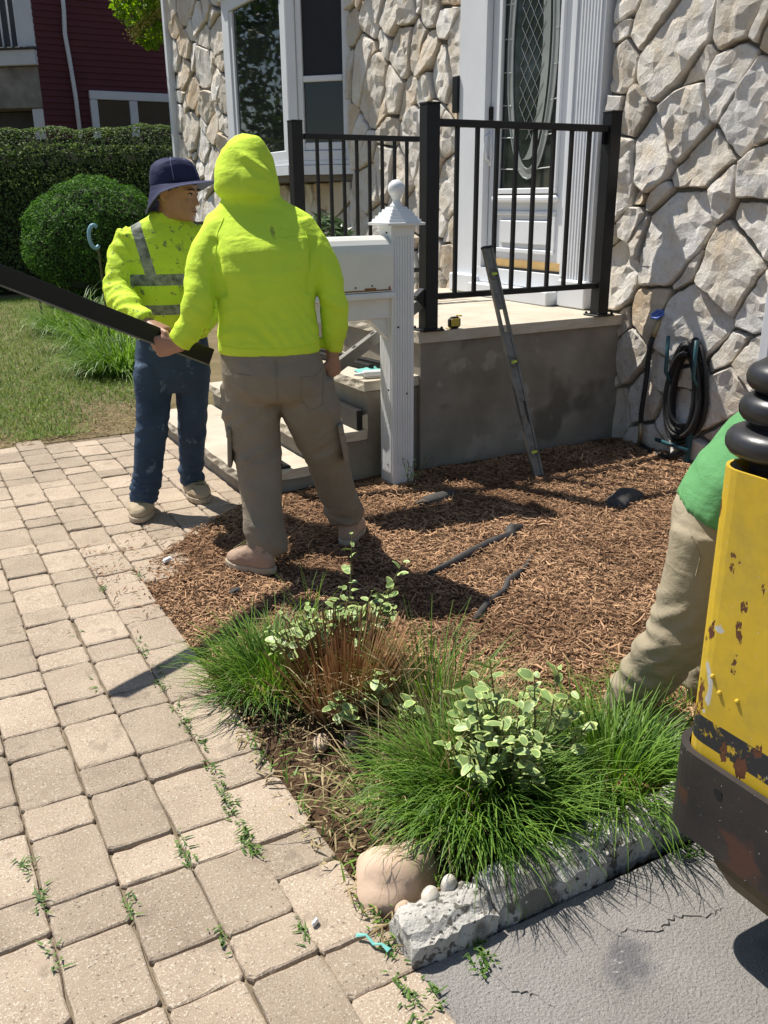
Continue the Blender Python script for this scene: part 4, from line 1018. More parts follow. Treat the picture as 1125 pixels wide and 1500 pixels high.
# head: built upright round its own axes, then turned to look towards the right of the photograph
HC = Vector((.155, -.035, 1.372)); HM = Matrix.Rotation(R(-180+62), 3, 'Z') @ Matrix.Rotation(R(-9), 3, 'X')   # local +y = face
def H(x, y, z): return HC + HM @ Vector((x, y, z))
b = MB()
rows = ((-.005, .030, .062, -.005), (.006, .044, .080, -.022), (.022, .056, .087, -.045), (.045, .064, .088, -.066), (.070, .069, .089, -.082), (.095, .073, .088, -.092), (.120, .076, .089, -.097), (.145, .077, .088, -.098), (.170, .075, .083, -.094), (.195, .066, .070, -.082), (.214, .050, .050, -.060), (.226, .028, .025, -.035), (.230, .008, .002, -.012))
b.loft([[H(wd*math.copysign(abs(math.cos(a))**.85, math.cos(a)), ((f_+k_)/2)+(f_-k_)/2*math.sin(a), z) for a in np.linspace(0, 2*math.pi, 25)[:-1]] for z, wd, f_, k_ in rows])
b.loft([[H(x, y, z) for x, y, z in r] for r in (   # nose
    [(-.008, .082, .122), (.008, .082, .122), (.007, .092, .121), (-.007, .092, .121)], [(-.010, .080, .098), (.010, .080, .098), (.008, .100, .098), (-.008, .100, .098)],
    [(-.015, .078, .078), (.015, .078, .078), (.010, .112, .078), (-.010, .112, .078)], [(-.017, .078, .068), (.017, .078, .068), (.009, .109, .068), (-.009, .109, .068)])])
for s in (-1, 1):
    b.tube([H(s*.012, .086, .127), H(s*.035, .084, .131), H(s*.055, .066, .126)], [.008, .009, .007], 7)         # brow
    b.tube([H(s*.074, -.012, .118), H(s*.085, -.024, .112), H(s*.086, -.026, .088), H(s*.076, -.014, .066)], [(.008, .011), (.008, .016), (.008, .014), (.007, .009)], 8)  # ear
    b.tube([H(s*.03, .074, .085), H(s*.048, .062, .082)], [.013, .012], 7)                                       # cheek
b.tube([H(-.024, .084, .047), H(0, .093, .050), H(.024, .084, .047)], [.006, .008, .006], 7); b.tube([H(-.02, .084, .036), H(0, .092, .035), H(.02, .084, .036)], [.006, .008, .006], 7)
b.tube([H(0, .074, .006), H(0, .084, .012)], [.02, .016], 8)
b.tube([(.122, .0, 1.30), (.125, -.005, 1.36), (.148, -.02, 1.42)], [.062, .056, .058], 14)
torso(b, [(.70, .09, .02, .12, .08), (1.0, .10, .0, .12, .08), (1.2, .10, 0, .13, .07), (1.30, .105, .01, .11, .055), (1.35, .12, 0, .055, .05)])
limb(b, [(0, .01, 1.27, .045), (-.112, -.05, 1.11, .038), (-.115, -.12, 1.04, .036), (-.025, -.36, .965, .029), (-.004, -.405, .957, .027)])
limb(b, [(.21, .01, 1.27, .045), (.30, -.08, 1.09, .038), (.29, -.17, 1.02, .036), (.215, -.37, .94, .029), (.20, -.41, .932, .027)])
limb(b, [(.0, 0, .74, .06), (-.03, -.05, .45, .045), (-.1, -.09, .09, .035)]); limb(b, [(.17, .03, .74, .06), (.16, .05, .45, .045), (.138, .135, .09, .035)])
hand(b, (-.004, -.405, .957), (.25, -.2, -.9), (.72, -.62, -.30), (.2, -.2, .9), .55, 1.05)
hand(b, (.20, -.41, .932), (-.1, -.3, -.9), (-.75, -.55, -.25), (-.1, -.2, .9), .6, 1.05)
bd2 = obj('body', skinmesh('body', b, .005, 2), M['skin'], m2)
for s in (-1, 1):
    b = MB(); c = H(s*.031, .0765, .112); b.loft([[c+HM @ Vector((.0125*math.cos(a)*math.cos(e), .006*math.sin(e)+.002, .0055*math.sin(a)*math.cos(e))) for a in np.linspace(0, 2*math.pi, 13)[:-1]] for e in (0, .5, 1.0, 1.4)])
    ey = b.build('eye', M['eye_white'], m2, smooth=True)
    b = MB(); b.loft([[c+HM @ Vector((.0052*math.cos(a)*math.cos(e), .0035*math.sin(e)+.0075, .0052*math.sin(a)*math.cos(e))) for a in np.linspace(0, 2*math.pi, 11)[:-1]] for e in (0, .6, 1.2)]); b.build('iris', M['iris'], m2, smooth=True)
    b = MB(); b.tube([H(s*.014, .0945, .131), H(s*.034, .0935, .136), H(s*.052, .077, .131)], [.003, .0042, .0025], 6); b.build('eyebrow', M['hair'], m2)
    b = MB(); b.tube([H(s*.017, .0845, .114), H(s*.031, .088, .1185), H(s*.045, .079, .115)], .0022, 5); b.build('eyelid', M['hair'], m2)
b = MB(); b.tube([H(-.022, .0905, .0415), H(0, .1, .0425), H(.022, .0905, .0415)], [.002, .0035, .002], 6); b.build('mouth', M['lip'], m2)
b = MB(); b.loft([[H(wd*math.cos(a), y0_+ry_*math.sin(a), z) for a in np.linspace(0, 2*math.pi, 25)[:-1]] for z, wd, y0_, ry_ in ((.075, .070, -.045, .056), (.10, .078, -.035, .072), (.135, .082, -.012, .094), (.16, .081, -.006, .095))]); b.build('hair', M['hair'], m2, smooth=True)
# bucket hat: crown, floppy brim with paler lining, seam ribs
HT = Matrix.Rotation(R(15), 3, 'X')
def HH(x, y, z): q = HT @ Vector((x, y, z-.14)); return H(q.x, q.y, q.z+.142)
b = MB(); prf = ((.138, .092, .112), (.150, .094, .113), (.175, .092, .110), (.205, .086, .102), (.228, .076, .091), (.240, .060, .074), (.247, .036, .045), (.249, .008, .010))
b.loft([[HH(rx_*math.cos(a)*(1+.025*math.sin(5*a+z*30)), -.008+ry_*math.sin(a)*(1+.02*math.sin(4*a)), z+.006*math.sin(3*a)) for a in np.linspace(0, 2*math.pi, 33)[:-1]] for z, rx_, ry_ in prf])
hat = b.build('bucket_hat', M['navy'], m2, smooth=True)
def brim(a, k):
    # droops at the back of the head, lifts a little over the face
    s_, c_ = math.sin(a), math.cos(a); front = max(0, s_)
    back = max(0, -s_)
    ext = .060+.020*front+.004*back
    z = .146 - k*(.018-.010*front+.085*back+.022*abs(c_)*(1-front)) + .006*k*math.sin(3*a+1)
    return HH((.094+ext*k*(1-.30*back))*c_, -.008+(.113+ext*k*(1-.55*back))*s_, z)
AA = np.linspace(0, 2*math.pi, 49)[:-1]
b = MB(); b.loft([[brim(a, k) for a in AA] for k in (0, .25, .5, .75, 1.0)], cap=False); b.build('hat_brim', M['navy'], hat, smooth=True)
b = MB(); b.loft([[brim(a, k)-HM @ Vector((0, 0, .003)) for a in AA] for k in (1.0, .75, .5, .25, 0)], cap=False); b.build('brim_lining', M['hat_under'], hat, smooth=True)
b = MB(); b.tube([brim(a, 1.0)-HM @ Vector((0, 0, .0015)) for a in np.linspace(0, 2*math.pi, 49)], .0032, 5, cap=False)
for a0 in (.35, 1.57, 2.8, 4.7): b.tube([HH(rx_*math.cos(a0)*1.02, -.008+ry_*math.sin(a0)*1.02, z+.006*math.sin(3*a0)) for z, rx_, ry_ in prf[1:]], .0022, 5)
b.build('hat_seam', M['hat_under'], hat, smooth=True)
boot(m2, (-.098, .04, 0), (-.138, -.23, 0), M['boot'], wd=.054); boot(m2, (.118, .23, 0), (.190, -.03, 0), M['boot'], wd=.054)

# ---- stooping man behind the machine (x right of photograph, y away)
m3 = thing('person', (1.762, 1.607, .0), 'person stooping behind the yellow machine in a green tee shirt and light khaki trousers', 'person', rz=math.atan2(-.72, .69))
b = MB()
torso(b, [(.50, .10, .02, .08, .10), (.56, .105, .02, .105, .15), (.62, .11, .03, .110, .160), (.67, .125, .03, .098, .15), (.72, .145, .03, .085, .14)], tilt=(-.45, 0))
limb(b, [(.095, -.05, .62, (.092, .10)), (.086, -.06, .52, (.086, .098)), (.064, -.08, .40, (.079, .09)), (.045, -.09, .32, (.076, .086)), (.0, -.08, .22, (.071, .08)), (-.05, -.06, .12, (.066, .076)), (-.07, -.055, .05, (.066, .076))], 18)
limb(b, [(.13, .12, .62, (.092, .10)), (.17, .13, .52, (.09, .098)), (.20, .13, .40, (.083, .09)), (.21, .13, .30, (.078, .085)), (.17, .14, .15, (.072, .076)), (.15, .14, .05, (.07, .076))], 18)
def d5(p, q):
    kn = max(0, 1-abs(p.z-.30)/.22)
    return .0025*noise.noise(p*8)+.016*kn*ridged(Vector((p.x*7+p.z*9, p.y*5, p.z*20-p.x*13)))+.004*ridged(Vector((p.x*9, p.y*7, p.z*9)))
pt3 = obj('trousers', skinmesh('trousers', b, .0095, 4, d5), M['khaki_light'], m3)
T3 = bvh(pt3.data)
for q_, r_ in (([(.045, .64), (.075, .58), (.07, .53)], .002), ([(.11, .62), (.115, .56), (.12, .48)], .0015)):
    b = MB(); line_on(b, T3, q_, r_, 6); b.build('pocket_seam', M['khaki_light'], pt3)
b = MB()
UP = [Vector((.118, .03, .650)), Vector((.152, .03, .735)), Vector((.21, .04, .82)), Vector((.285, .05, .885)), Vector((.375, .06, .93)), Vector((.455, .06, .94)), Vector((.495, .06, .94))]
b.tube(UP, [(.174, .119), (.175, .114), (.178, .114), (.19, .118), (.195, .11), (.16, .09), (.09, .075)], 20, ref=(1, 0, 0))
for s, y in ((-1, -.10), (1, .22)): b.tube([(.37, y, .93), (.40, y+s*.04, .84), (.42, y+s*.05, .75)], [.08, .075, .072], 12)
def d6(p, q): return .003*noise.noise(p*8)+.007*ridged(Vector((p.x*7-p.z*5, p.y*5, p.z*9+p.x*6)))
obj('tee_shirt', skinmesh('tee_shirt', b, .0095, 4, d6), M['green_shirt'], m3)
b = MB()
b.tube([(.13, .03, .62), (.17, .03, .74), (.28, .05, .88), (.42, .06, .95), (.50, .06, .95), (.56, .06, .93)], [.09, .10, .11, .10, .055, .05], 14)
b.loft([[Vector((.57+.02*k, .06, .925-.03*k))+Vector((r*.9*math.cos(a)*.5, r*math.sin(a)*.85, r*math.cos(a))) for a in np.linspace(0, 2*math.pi, 17)[:-1]] for k, r in ((-1, .05), (0, .085), (1, .10), (3, .105), (5, .095), (7, .07), (8, .03))])
for s, y in ((-1, -.10), (1, .22)):
    limb(b, [(.37, y, .92, .045), (.42, y+s*.05, .72, .042), (.45, y+s*.03, .60, .038), (.47, y, .48, .03), (.475, y-s*.01, .45, .027)])
    hand(b, (.475, y-s*.01, .45), (-.3, -s*.8, 0), (.1, 0, -1), (.9, 0, .1), .5)
limb(b, [(.095, -.05, .62, .06), (.055, -.09, .32, .045), (-.04, -.055, .06, .035)]); limb(b, [(.13, .12, .62, .06), (.21, .13, .3, .045), (.15, .14, .06, .035)])
obj('body', skinmesh('body', b, .006, 2), M['skin'], m3)
b = MB(); b.loft([[Vector((.60+.02*k, .06, .945-.02*k))+Vector((r*.55*math.cos(a), r*math.sin(a)*.88, r*math.cos(a))) for a in np.linspace(-1.3, 1.3, 11)] for k, r in ((0, .09), (1, .108), (3, .112), (5, .10), (6, .07))]); b.build('hair', M['hair'], m3, smooth=True)
boot(m3, (-.125, -.05, .0), (.115, -.10, .0), M['boot']); boot(m3, (.10, .14, .0), (.34, .12, .0), M['boot'])
# ------------------------------------------------------------------ vegetation builders (numpy)
def blades(name, base, az, L, lean, wd, tint, seg=4, droop=1.0, z0=None):
    """curved tapering ribbons. base (n,3), az heading, L length, lean start angle from vertical, droop extra bend"""
    n = len(base); base = np.asarray(base, float); pos = base.copy(); dirh = np.stack([np.cos(az), np.sin(az), np.zeros(n)], 1)
    side = np.stack([-np.sin(az+rng.normal(0, .5, n)), np.cos(az), np.zeros(n)], 1); side /= np.linalg.norm(side, axis=1)[:, None]
    V = np.zeros((n, (seg+1)*2, 3)); th = lean.copy()
    for k in range(seg+1):
        w_ = wd*(1-(k/seg)**1.6)*.5+.0004
        V[:, 2*k] = pos-side*w_[:, None]; V[:, 2*k+1] = pos+side*w_[:, None]
        st = (L/seg)[:, None]*(dirh*np.sin(th)[:, None]+np.array([0, 0, 1.])*np.cos(th)[:, None]); pos = pos+st
        th = np.minimum(th+droop*(k+1)/seg, 2.6)
    F = []
    b0 = (np.arange(n)*(seg+1)*2)[:, None]
    q = np.concatenate([b0+np.array([[2*k, 2*k+1, 2*k+3, 2*k+2]]) for k in range(seg)], 0)
    V[:, :, 2] = np.maximum(V[:, :, 2], .004)
    return npmesh(name, V.reshape(-1, 3), q, np.repeat(tint, (seg+1)*2), smooth=True)
def clump(name, label, c, r, n, L, spread, wd, m, cat='grass clump', group=None, droop=.55, dry=0, tintr=(0, 1), lean0=.1, lop=(0, 0)):
    az = rng.uniform(0, 2*np.pi, n); rad = r*np.sqrt(rng.uniform(0, 1, n)); base = np.stack([c[0]+rad*np.cos(az), c[1]+rad*np.sin(az), np.full(n, c[2])], 1)
    lean = np.clip(lean0+spread*rad/r+rng.normal(0, .16, n), 0, 1.3); Ls = L*rng.uniform(.5, 1.12, n)
    az2 = az+rng.normal(0, .5, n); me = blades(name, base, az2, Ls, lean, wd*rng.uniform(.6, 1.3, n), rng.uniform(*tintr, n), 5, rng.uniform(.35, 1.3, n)*droop)
    o = obj(name, me, m); return props(o, label, cat, group)
def leaf_meshes(m1, m2, cup=.25, asp=.62):
    out = []
    for v in range(4):
        r = random.Random(40+v); b = MB(); n = 12; a_ = asp*r.uniform(.85, 1.15)
        def P(a, k): x = math.cos(a); y = math.sin(a)*a_*(1-.12*x); return Vector((k*x+1, k*y, cup*(abs(k*y))*1.1-.18*(k*x)**2*cup*2+r.gauss(0, .025)))
        inner = [P(2*math.pi*i/n, .82*r.uniform(.72, 1.12)) for i in range(n)]; outer = [P(2*math.pi*i/n, 1.0) for i in range(n)]
        b.add(inner+outer, [tuple(range(n))]+[(i, n+i, n+(i+1) % n, (i+1) % n) for i in range(n)]); b.m = [0]+[1]*n
        me = b.mesh('leaf', smooth=True); me.materials.append(m1); me.materials.append(m2); out.append(me)
    return out
VL = leaf_meshes(M['var_green'], M['var_cream'])
def var_shrub(label, stems, size, seed, group='variegated shrubs'):
    r = random.Random(seed); c = stems[0][0]; t = thing('variegated_shrub', c, label, 'shrub', group); sb_ = MB(); nl = 0
    for p, tip, cnt_ in stems:
        p, tip = Vector(p), Vector(tip); mid = (p+tip)/2+Vector((r.gauss(0, .02), r.gauss(0, .02), .02)); sb_.tube([p, mid, tip], [.003, .0025, .0015], 5)
        for k in range(cnt_):
            f = .40+.60*(k+1)/cnt_; q = p*(1-f)**2+mid*2*f*(1-f)+tip*f*f; s = size*r.uniform(.55, 1.15)*(1-.35*(f > .93))
            a = k*2.4+r.uniform(0, 1.2); pitch_ = r.uniform(-.35, .75)-(f > .93)*.5
            o = bpy.data.objects.new('leaf', VL[r.randrange(4)]); link(o, t); o.location = q-Vector(c)
            o.rotation_euler = Euler((r.gauss(0, .45), -pitch_, a), 'XYZ'); o.scale = (s/2, s/2, s/2); nl += 1
    sb_.build('stem', M['stem'], t); return nl
# front planting ---------------------------------------------------
Gp = 'grass clumps along the curb and path'
clump('grass_clump', 'green arching grass clump at the path edge, left of the cut brown stems', (.87, 2.34, 0), .15, 850, .25, .68, .0042, M['blade'], group=Gp, droop=.6)
clump('grass_clump', 'largest grass clump, spilling over the pale curb beside the tan boulder', (1.08, 1.50, .02), .17, 2100, .26, .60, .0043, M['blade'], group=Gp, droop=.75)
clump('grass_clump', 'dark green grass clump at the foot of the stooping man by the machine bumper', (1.43, 1.42, .02), .17, 850, .27, .7, .0045, M['blade'], group=Gp, droop=.7)
clump('grass_clump', 'thin upright grass tuft growing between the two variegated shrubs', (1.20, 1.92, .02), .12, 240, .30, .5, .004, M['blade'], group=Gp, droop=.5)
clump('grass_clump', 'sunlit grass patch behind the stooping man and beside the machine', (1.86, 1.52, .0), .26, 420, .16, .8, .004, M['blade'], group=Gp, tintr=(.4, 1))
clump('grass_clump', 'few tall thin blades standing up in front of the khaki trouser leg', (1.12, 2.62, .0), .05, 14, .36, .3, .004, M['blade'], group=Gp, droop=.4, tintr=(.6, 1))
clump('dry_grass', 'reddish dry grass stalks in the middle of the largest grass clump', (1.10, 1.68, .02), .10, 260, .33, .5, .0028, M['blade_dry'], cat='dry grass', droop=.25)
clump('dry_grass', 'stray straw coloured dead blades tangled in the grass by the path', (.98, 1.62, .03), .22, 130, .24, .9, .003, M['blade_dry'], cat='dry grass', droop=.8)
# clipped brown stems
st_ = thing('cut_stem_clump', (1.0, 2.09, 0), 'brown clump of clipped bare stems between the green grass and the shrubs', 'cut plant')
n = 760; az = rng.uniform(0, 2*np.pi, n); rad = .10*np.sqrt(rng.uniform(0, 1, n)); bs_ = np.stack([1.0+rad*np.cos(az), 2.09+rad*np.sin(az), np.zeros(n)], 1)
me = blades('cut_stems', bs_-np.array([[1.0, 2.09, 0]]), az+rng.normal(0, .3, n), .285*rng.uniform(.62, 1.05, n), np.clip(.04+.50*rad/.10+rng.normal(0, .10, n), 0, 1.1), .0066*rng.uniform(.6, 1.2, n), rng.uniform(0, 1, n), 3, np.full(n, .03))
# blunt ends: widen the last pair
v = np.empty(len(me.vertices)*3, np.float32); me.vertices.foreach_get('co', v); v = v.reshape(n, 8, 3); cmid = v[:, 4:6].mean(1); dw = (v[:, 5]-v[:, 4])*.45; e_ = v[:, 6:8].mean(1); v[:, 6] = e_-dw; v[:, 7] = e_+dw; me.vertices.foreach_set('co', v.ravel()); me.update()
o = obj('stems', me, M['stub'], st_); o['kind'] = 'stuff'
n = 60; me = blades('dead', np.stack([rng.normal(0, .09, n), rng.normal(-.06, .07, n), rng.uniform(.02, .18, n)], 1), rng.uniform(0, 6.3, n), rng.uniform(.08, .2, n), rng.uniform(.6, 1.7, n), np.full(n, .003), rng.uniform(.4, 1, n), 3, np.full(n, .5))
o = obj('fallen_stalks', me, M['blade_dry'], st_); o['kind'] = 'stuff'
rS = random.Random(12)
def rs(n, c, sp, zt, cnt, baser=.05):
    out = []
    for _ in range(n):
        a = rS.uniform(0, 6.28); q = math.sqrt(rS.random()); tip = (c[0]+sp[0]*q*math.cos(a), c[1]+sp[1]*q*math.sin(a), zt*rS.uniform(.60, 1.05)*(1-.3*q*q))
        out.append(((c[0]+baser*math.cos(a), c[1]+baser*math.sin(a), .02), tip, cnt))
    return out
nl = var_shrub('pale green and cream leaved shrub behind the clipped brown stems', rs(31, (1.05, 2.25), (.26, .14), .33, 9)+[((1.1, 2.36, .02), (1.20, 2.42, .42), 9), ((1.2, 2.3, .02), (1.30, 2.26, .36), 8)], .046, 3)
nl += var_shrub('larger cream edged shrub growing out of the biggest grass clump', rs(36, (1.16, 1.49), (.22, .165), .40, 8), .045, 8)
nl += var_shrub('few leggy cream edged sprigs low on the left of the biggest grass clump', rs(12, (1.0, 1.86), (.16, .11), .24, 6), .040, 21)
print('leaves', nl)
# weed at the mailbox post and weeds in paving joints
wd_ = thing('weed', (2.25, 3.84, 0), 'small dark leafy weed at the foot of the white mailbox post', 'weed'); b = MB(); sb_ = MB(); rw = random.Random(2)
LW = leaf_meshes(M['var_green'], M['var_green'], .2, .35)
for k in range(7):
    p = Vector((2.25+rw.gauss(0, .015), 3.85, .02)); tip = p+Vector((rw.uniform(-.08, .08), rw.uniform(-.05, .02), rw.uniform(.08, .17))); sb_.tube([p, tip], .0016, 4)
    for j in range(6):
        o = bpy.data.objects.new('leaf', LW[rw.randrange(4)]); link(o, wd_); f = .3+.7*j/5; o.location = p.lerp(tip, f)-Vector((2.25, 3.84, 0)); o.rotation_euler = (rw.gauss(0, .5), rw.uniform(-.6, .3), rw.uniform(0, 6.3)); s = rw.uniform(.009, .016); o.scale = (s, s, s)
sb_.build('stem', M['stem'], wd_)
jw = []
for x, y, k in [(.565, 2.25, 30), (.568, 2.35, 22), (.56, 2.0, 26), (.552, 1.86, 40), (.555, 1.93, 30), (.545, 1.72, 40), (.54, 1.66, 44), (.545, 1.79, 22), (.06, 1.86, 30), (.075, 1.73, 36), (.075, 1.55, 22), (.245, 1.62, 30), (.40, 1.74, 26), (.395, 1.70, 18), (.385, 1.42, 20), (.54, 1.37, 24), (.57, 2.6, 20), (.575, 2.85, 16), (.565, 2.75, 18), (.565, 2.5, 24), (.57, 2.15, 26), (.56, 3.35, 20), (.70, 2.0, 30), (.71, 1.75, 26), (.72, 3.42, 26), (.38, 2.6, 8), (.39, 3.0, 8), (.66, 1.13, 44), (.64, 1.05, 40), (.70, 1.10, 26), (.84, 1.14, 60), (.82, 1.12, 40), (.68, 1.24, 40), (.705, 1.33, 30), (1.42, 1.16, 50), (1.45, 1.15, 30), (.60, 1.0, 40)]:
    for _ in range(int(k*.62)): jw.append((x+rng.normal(0, .009), y+rng.normal(0, .024), -.006))
jw = np.array(jw); n = len(jw)
me = blades('joint_weeds', jw, rng.uniform(0, 6.3, n), rng.uniform(.008, .03, n), rng.uniform(.5, 1.5, n), rng.uniform(.003, .006, n), rng.uniform(0, .6, n), 3, np.full(n, .4)); props(obj('joint_weeds', me, M['blade'], None), None, None, None, 'stuff')

# mulch chips -------------------------------------------------------
def in_bed(x, y):
    e = .80+.07*np.sin(y*5)+.05*np.sin(y*13+1)
    lx = np.where(y > 2.55, .70+.03*np.sin(y*17)+np.clip(y-3.55, 0, 9)*1.25, e+.12*(y < 2.2))
    ok = (x > lx) & (y < 4.12) & (y > 1.25)
    ok &= ~((x > 1.44) & (y > 4.04) & (x < 2.43)) & ~((x > 2.42) & (y > 4.03)) & (x < XF-.01)
    dens = np.where((y < 2.25) & (x < 1.25), .35, 1.0)
    return ok & (rng.uniform(0, 1, x.shape) < dens)
def chips(n, zfun, region, lmin, lmax, name, m, tl=(0, 1), flat=.22, xr=(.5, 3.9), yr=(1.2, 4.15)):
    x = rng.uniform(*xr, n); y = rng.uniform(*yr, n); k = region(x, y); x, y = x[k], y[k]; n = len(x)
    z = np.array([zfun(a, c) for a, c in zip(x, y)])+rng.uniform(0, .014, n)
    L = rng.uniform(lmin, lmax, n)*rng.uniform(.5, 1, n); W = rng.uniform(.0025, .0075, n)*(L/.04)**.4; a = rng.uniform(0, 6.2832, n); p = rng.normal(0, flat, n); ro = rng.normal(0, .5, n)
    d = np.stack([np.cos(a)*np.cos(p), np.sin(a)*np.cos(p), np.sin(p)], 1); s = np.stack([-np.sin(a)*np.cos(ro), np.cos(a)*np.cos(ro), np.sin(ro)], 1); u = np.cross(d, s)
    c = np.stack([x, y, z], 1); t = rng.uniform(.0015, .004, n)[:, None]; bend = rng.normal(0, .12, n)[:, None]*L[:, None]
    h = d*(L/2)[:, None]; sw = s*(W/2)[:, None]
    V = np.stack([c-h-sw*.5, c-h+sw*.6, c+u*bend-sw, c+u*bend+sw, c+h-sw*.5, c+h+sw*.3, c+u*(bend+t), c-h+u*t*.5, c+h+u*t*.5], 1)
    b0 = (np.arange(n)*9)[:, None]; F = np.concatenate([b0+np.array([q]) for q in ([0, 2, 6, 7], [7, 6, 3, 1], [2, 4, 8, 6], [6, 8, 5, 3])], 0)
    tint = np.clip(rng.beta(1.5, 2.0, n)*(tl[1]-tl[0])+tl[0], 0, 1)*np.array([min(1.25, max(.45, .95+.9*noise.noise(Vector((a*2.1, c*2.1, 8)))+.4*noise.noise(Vector((a*7, c*7, 3))))) for a, c in zip(x, y)])
    return props(obj(name, npmesh(name, V.reshape(-1, 3), F, np.repeat(tint, 9)), m), None, None, None, 'stuff')
chips(100000, bedz, in_bed, .012, .047, 'mulch_chips', M['chip'])
chips(2600, lambda a, c: bedz(a, c)+.006, in_bed, .05, .10, 'large_chips', M['chip'], (.3, 1), .3)
# loose litter spilling on the pavers and dry clippings by the grass
def litter(x, y): return ((x > .66) & (x < .95+.1*np.sin(y*9)) & (y < 2.5) & (y > 1.22)) & (rng.uniform(0, 1, x.shape) < .8)
chips(20000, lambda a, c: .0+.012*(a > .74), litter, .015, .07, 'dry_clippings', M['blade_dry'], (.2, 1), .12)
n = 520; x = rng.uniform(.68, 1.0, n); y = rng.uniform(1.25, 2.45, n); k = rng.uniform(0, 1, n) < .75
me = blades('bed_weeds', np.stack([x, y, np.full(n, .0)], 1)[k], rng.uniform(0, 6.3, k.sum()), rng.uniform(.02, .06, k.sum()), rng.uniform(.4, 1.4, k.sum()), rng.uniform(.003, .007, k.sum()), rng.uniform(.1, 1, k.sum()), 3, np.full(k.sum(), .5)); props(obj('bed_weeds', me, M['blade']), None, None, None, 'stuff')
def spill(x, y):
    d = np.hypot((x-.86)/.40, (y-3.45)/.48); return (d < 1.1) & (x > .55) & (rng.uniform(0, 1, x.shape) < np.clip(1.25-d, .0, .6))
chips(14000, lambda a, c: .002, spill, .015, .045, 'spilled_chips', M['chip'])
def verge(x, y): return rng.uniform(0, 1, x.shape) < np.clip(1.1-np.abs(y-6.2)/.8, 0, 1)*.8
chips(9000, lambda a, c: -.008, verge, .015, .06, 'verge_litter', M['blade_dry'], (.1, .9), .15, (.2, 1.75), (5.82, 7.2))
def scatter(x, y): return (x < 1.3) & (rng.uniform(0, 1, x.shape) < .012)
chips(9000, lambda a, c: .0015, scatter, .008, .03, 'path_debris', M['chip'], (0, .7))

# rocks by the curb
M['rock'] = mat('tan_boulder', (.46, .33, .235), (.57, .43, .325), 5, .85, 50, .003, .5, .25, speck=[(3.2, .62, (.46, .38, .30)), (24, .7, (.3, .2, .14))])
M['pebble'] = mat('striped_pebble', (.42, .37, .30), (.66, .62, .55), 40, .8, 60, .002, .4, stretch=(1, 4, 4))
def rock(name, label, c, r, seed, m, rz=0, cat='stone', group=None, amp=.16):
    b = MB(); n = 22; rings = []
    for i in range(1, 12):
        e = math.pi*i/12; rings.append([Vector((r[0]*math.sin(e)*math.cos(a), r[1]*math.sin(e)*math.sin(a), -r[2]*math.cos(e))) for a in np.linspace(0, 2*math.pi, n+1)[:-1]])
    mr = Matrix.Rotation(rz, 3, 'Z'); rings = [[mr @ (p*(1+amp*noise.noise(p*(1.15/r[0])+Vector((seed, 0, 0)))+.45*amp*noise.noise(p*(2.6/r[0])+Vector((seed, 5, 0)))))+Vector(c) for p in q] for q in rings]
    b.loft(rings); o = b.build(name, m, smooth=True); return props(o, label, cat, group)
rock('boulder', 'large smooth tan boulder at the left end of the pale curb', (.782, 1.41, .0), (.112, .075, .068), 9, M['rock'], .42, 'boulder', None, .42)
for k, (x, y, z, a_, b_, h_, q, lab) in enumerate(((.795, 1.268, .052, .028, .020, .026, .9, 'palest striped pebble, upright against the front of the boulder'), (.846, 1.275, .055, .022, .017, .03, .4, 'striped pebble farthest along the curb from the path, partly under the grass'), (.755, 1.262, .03, .021, .015, .02, 1.4, 'white pebble lowest of the group at the curb end'), (.742, 1.295, .03, .020, .014, .016, .2, 'small pinkish pebble tucked beside the boulder'))):
    rock('pebble', lab, (x, y, z), (a_, b_, h_), 20+k*3, M['rock'] if k == 3 else M['pebble'], q, 'pebble', 'pebbles by the boulder', .1)
# broken tan stones in litter
rock('stone', 'flat pinkish stone half buried in the litter under the clipped stems', (.965, 1.93, .008), (.05, .03, .02), 61, M['rock'], .3, 'stone', 'half buried stones'); rock('stone', 'small tan stone in the litter left of the pinkish one', (.86, 1.96, .008), (.035, .025, .02), 66, M['rock'], 1.0, 'stone', 'half buried stones')
# landscape fabric showing through the mulch
M['fabric'] = mat('landscape_fabric', (.035, .033, .032), (.075, .07, .066), 18, .85, 220, .002, .5)
def fabric(label, pts, wds, hs, seed):
    b = MB(); P = [Vector((x, y, 0)) for x, y in pts]; rings = []
    for i, p in enumerate(P):
        t = (P[min(i+1, len(P)-1)]-P[max(0, i-1)]).normalized(); s = Vector((-t.y, t.x, 0)); zb = bedz(p.x, p.y)+.012
        rings.append([p+s*wds[i]*u+Vector((0, 0, zb+.75*hs[i]*(1-u*u)*(1+.35*noise.noise(Vector((u*3, i*.9, seed))))+.004*noise.noise(Vector((u*9, i*2, seed))))) for u in np.linspace(-1, 1, 9)]+[p+s*wds[i]*.9+Vector((0, 0, zb-.02)), p-s*wds[i]*.9+Vector((0, 0, zb-.02))])
    b.loft(rings); o = b.build('fabric_scrap', M['fabric'], smooth=True); props(o, label, 'fabric scrap', 'landscape fabric scraps')
fabric('dark fabric fold poking out of the mulch at the foot of the mailbox post', [(2.12, 3.55), (2.22, 3.57), (2.33, 3.60), (2.40, 3.63)], [.02, .045, .035, .01], [.01, .03, .03, .01], 1)
fabric('long rolled fabric ridge ending in a raised twist, crossing the middle of the mulch', [(1.72, 2.78), (1.86, 2.84), (2.0, 2.90), (2.14, 2.955), (2.25, 2.96), (2.30, 3.02), (2.38, 3.04)], [.012, .016, .018, .016, .024, .030, .006], [.016, .020, .022, .018, .03, .04, .01], 2)
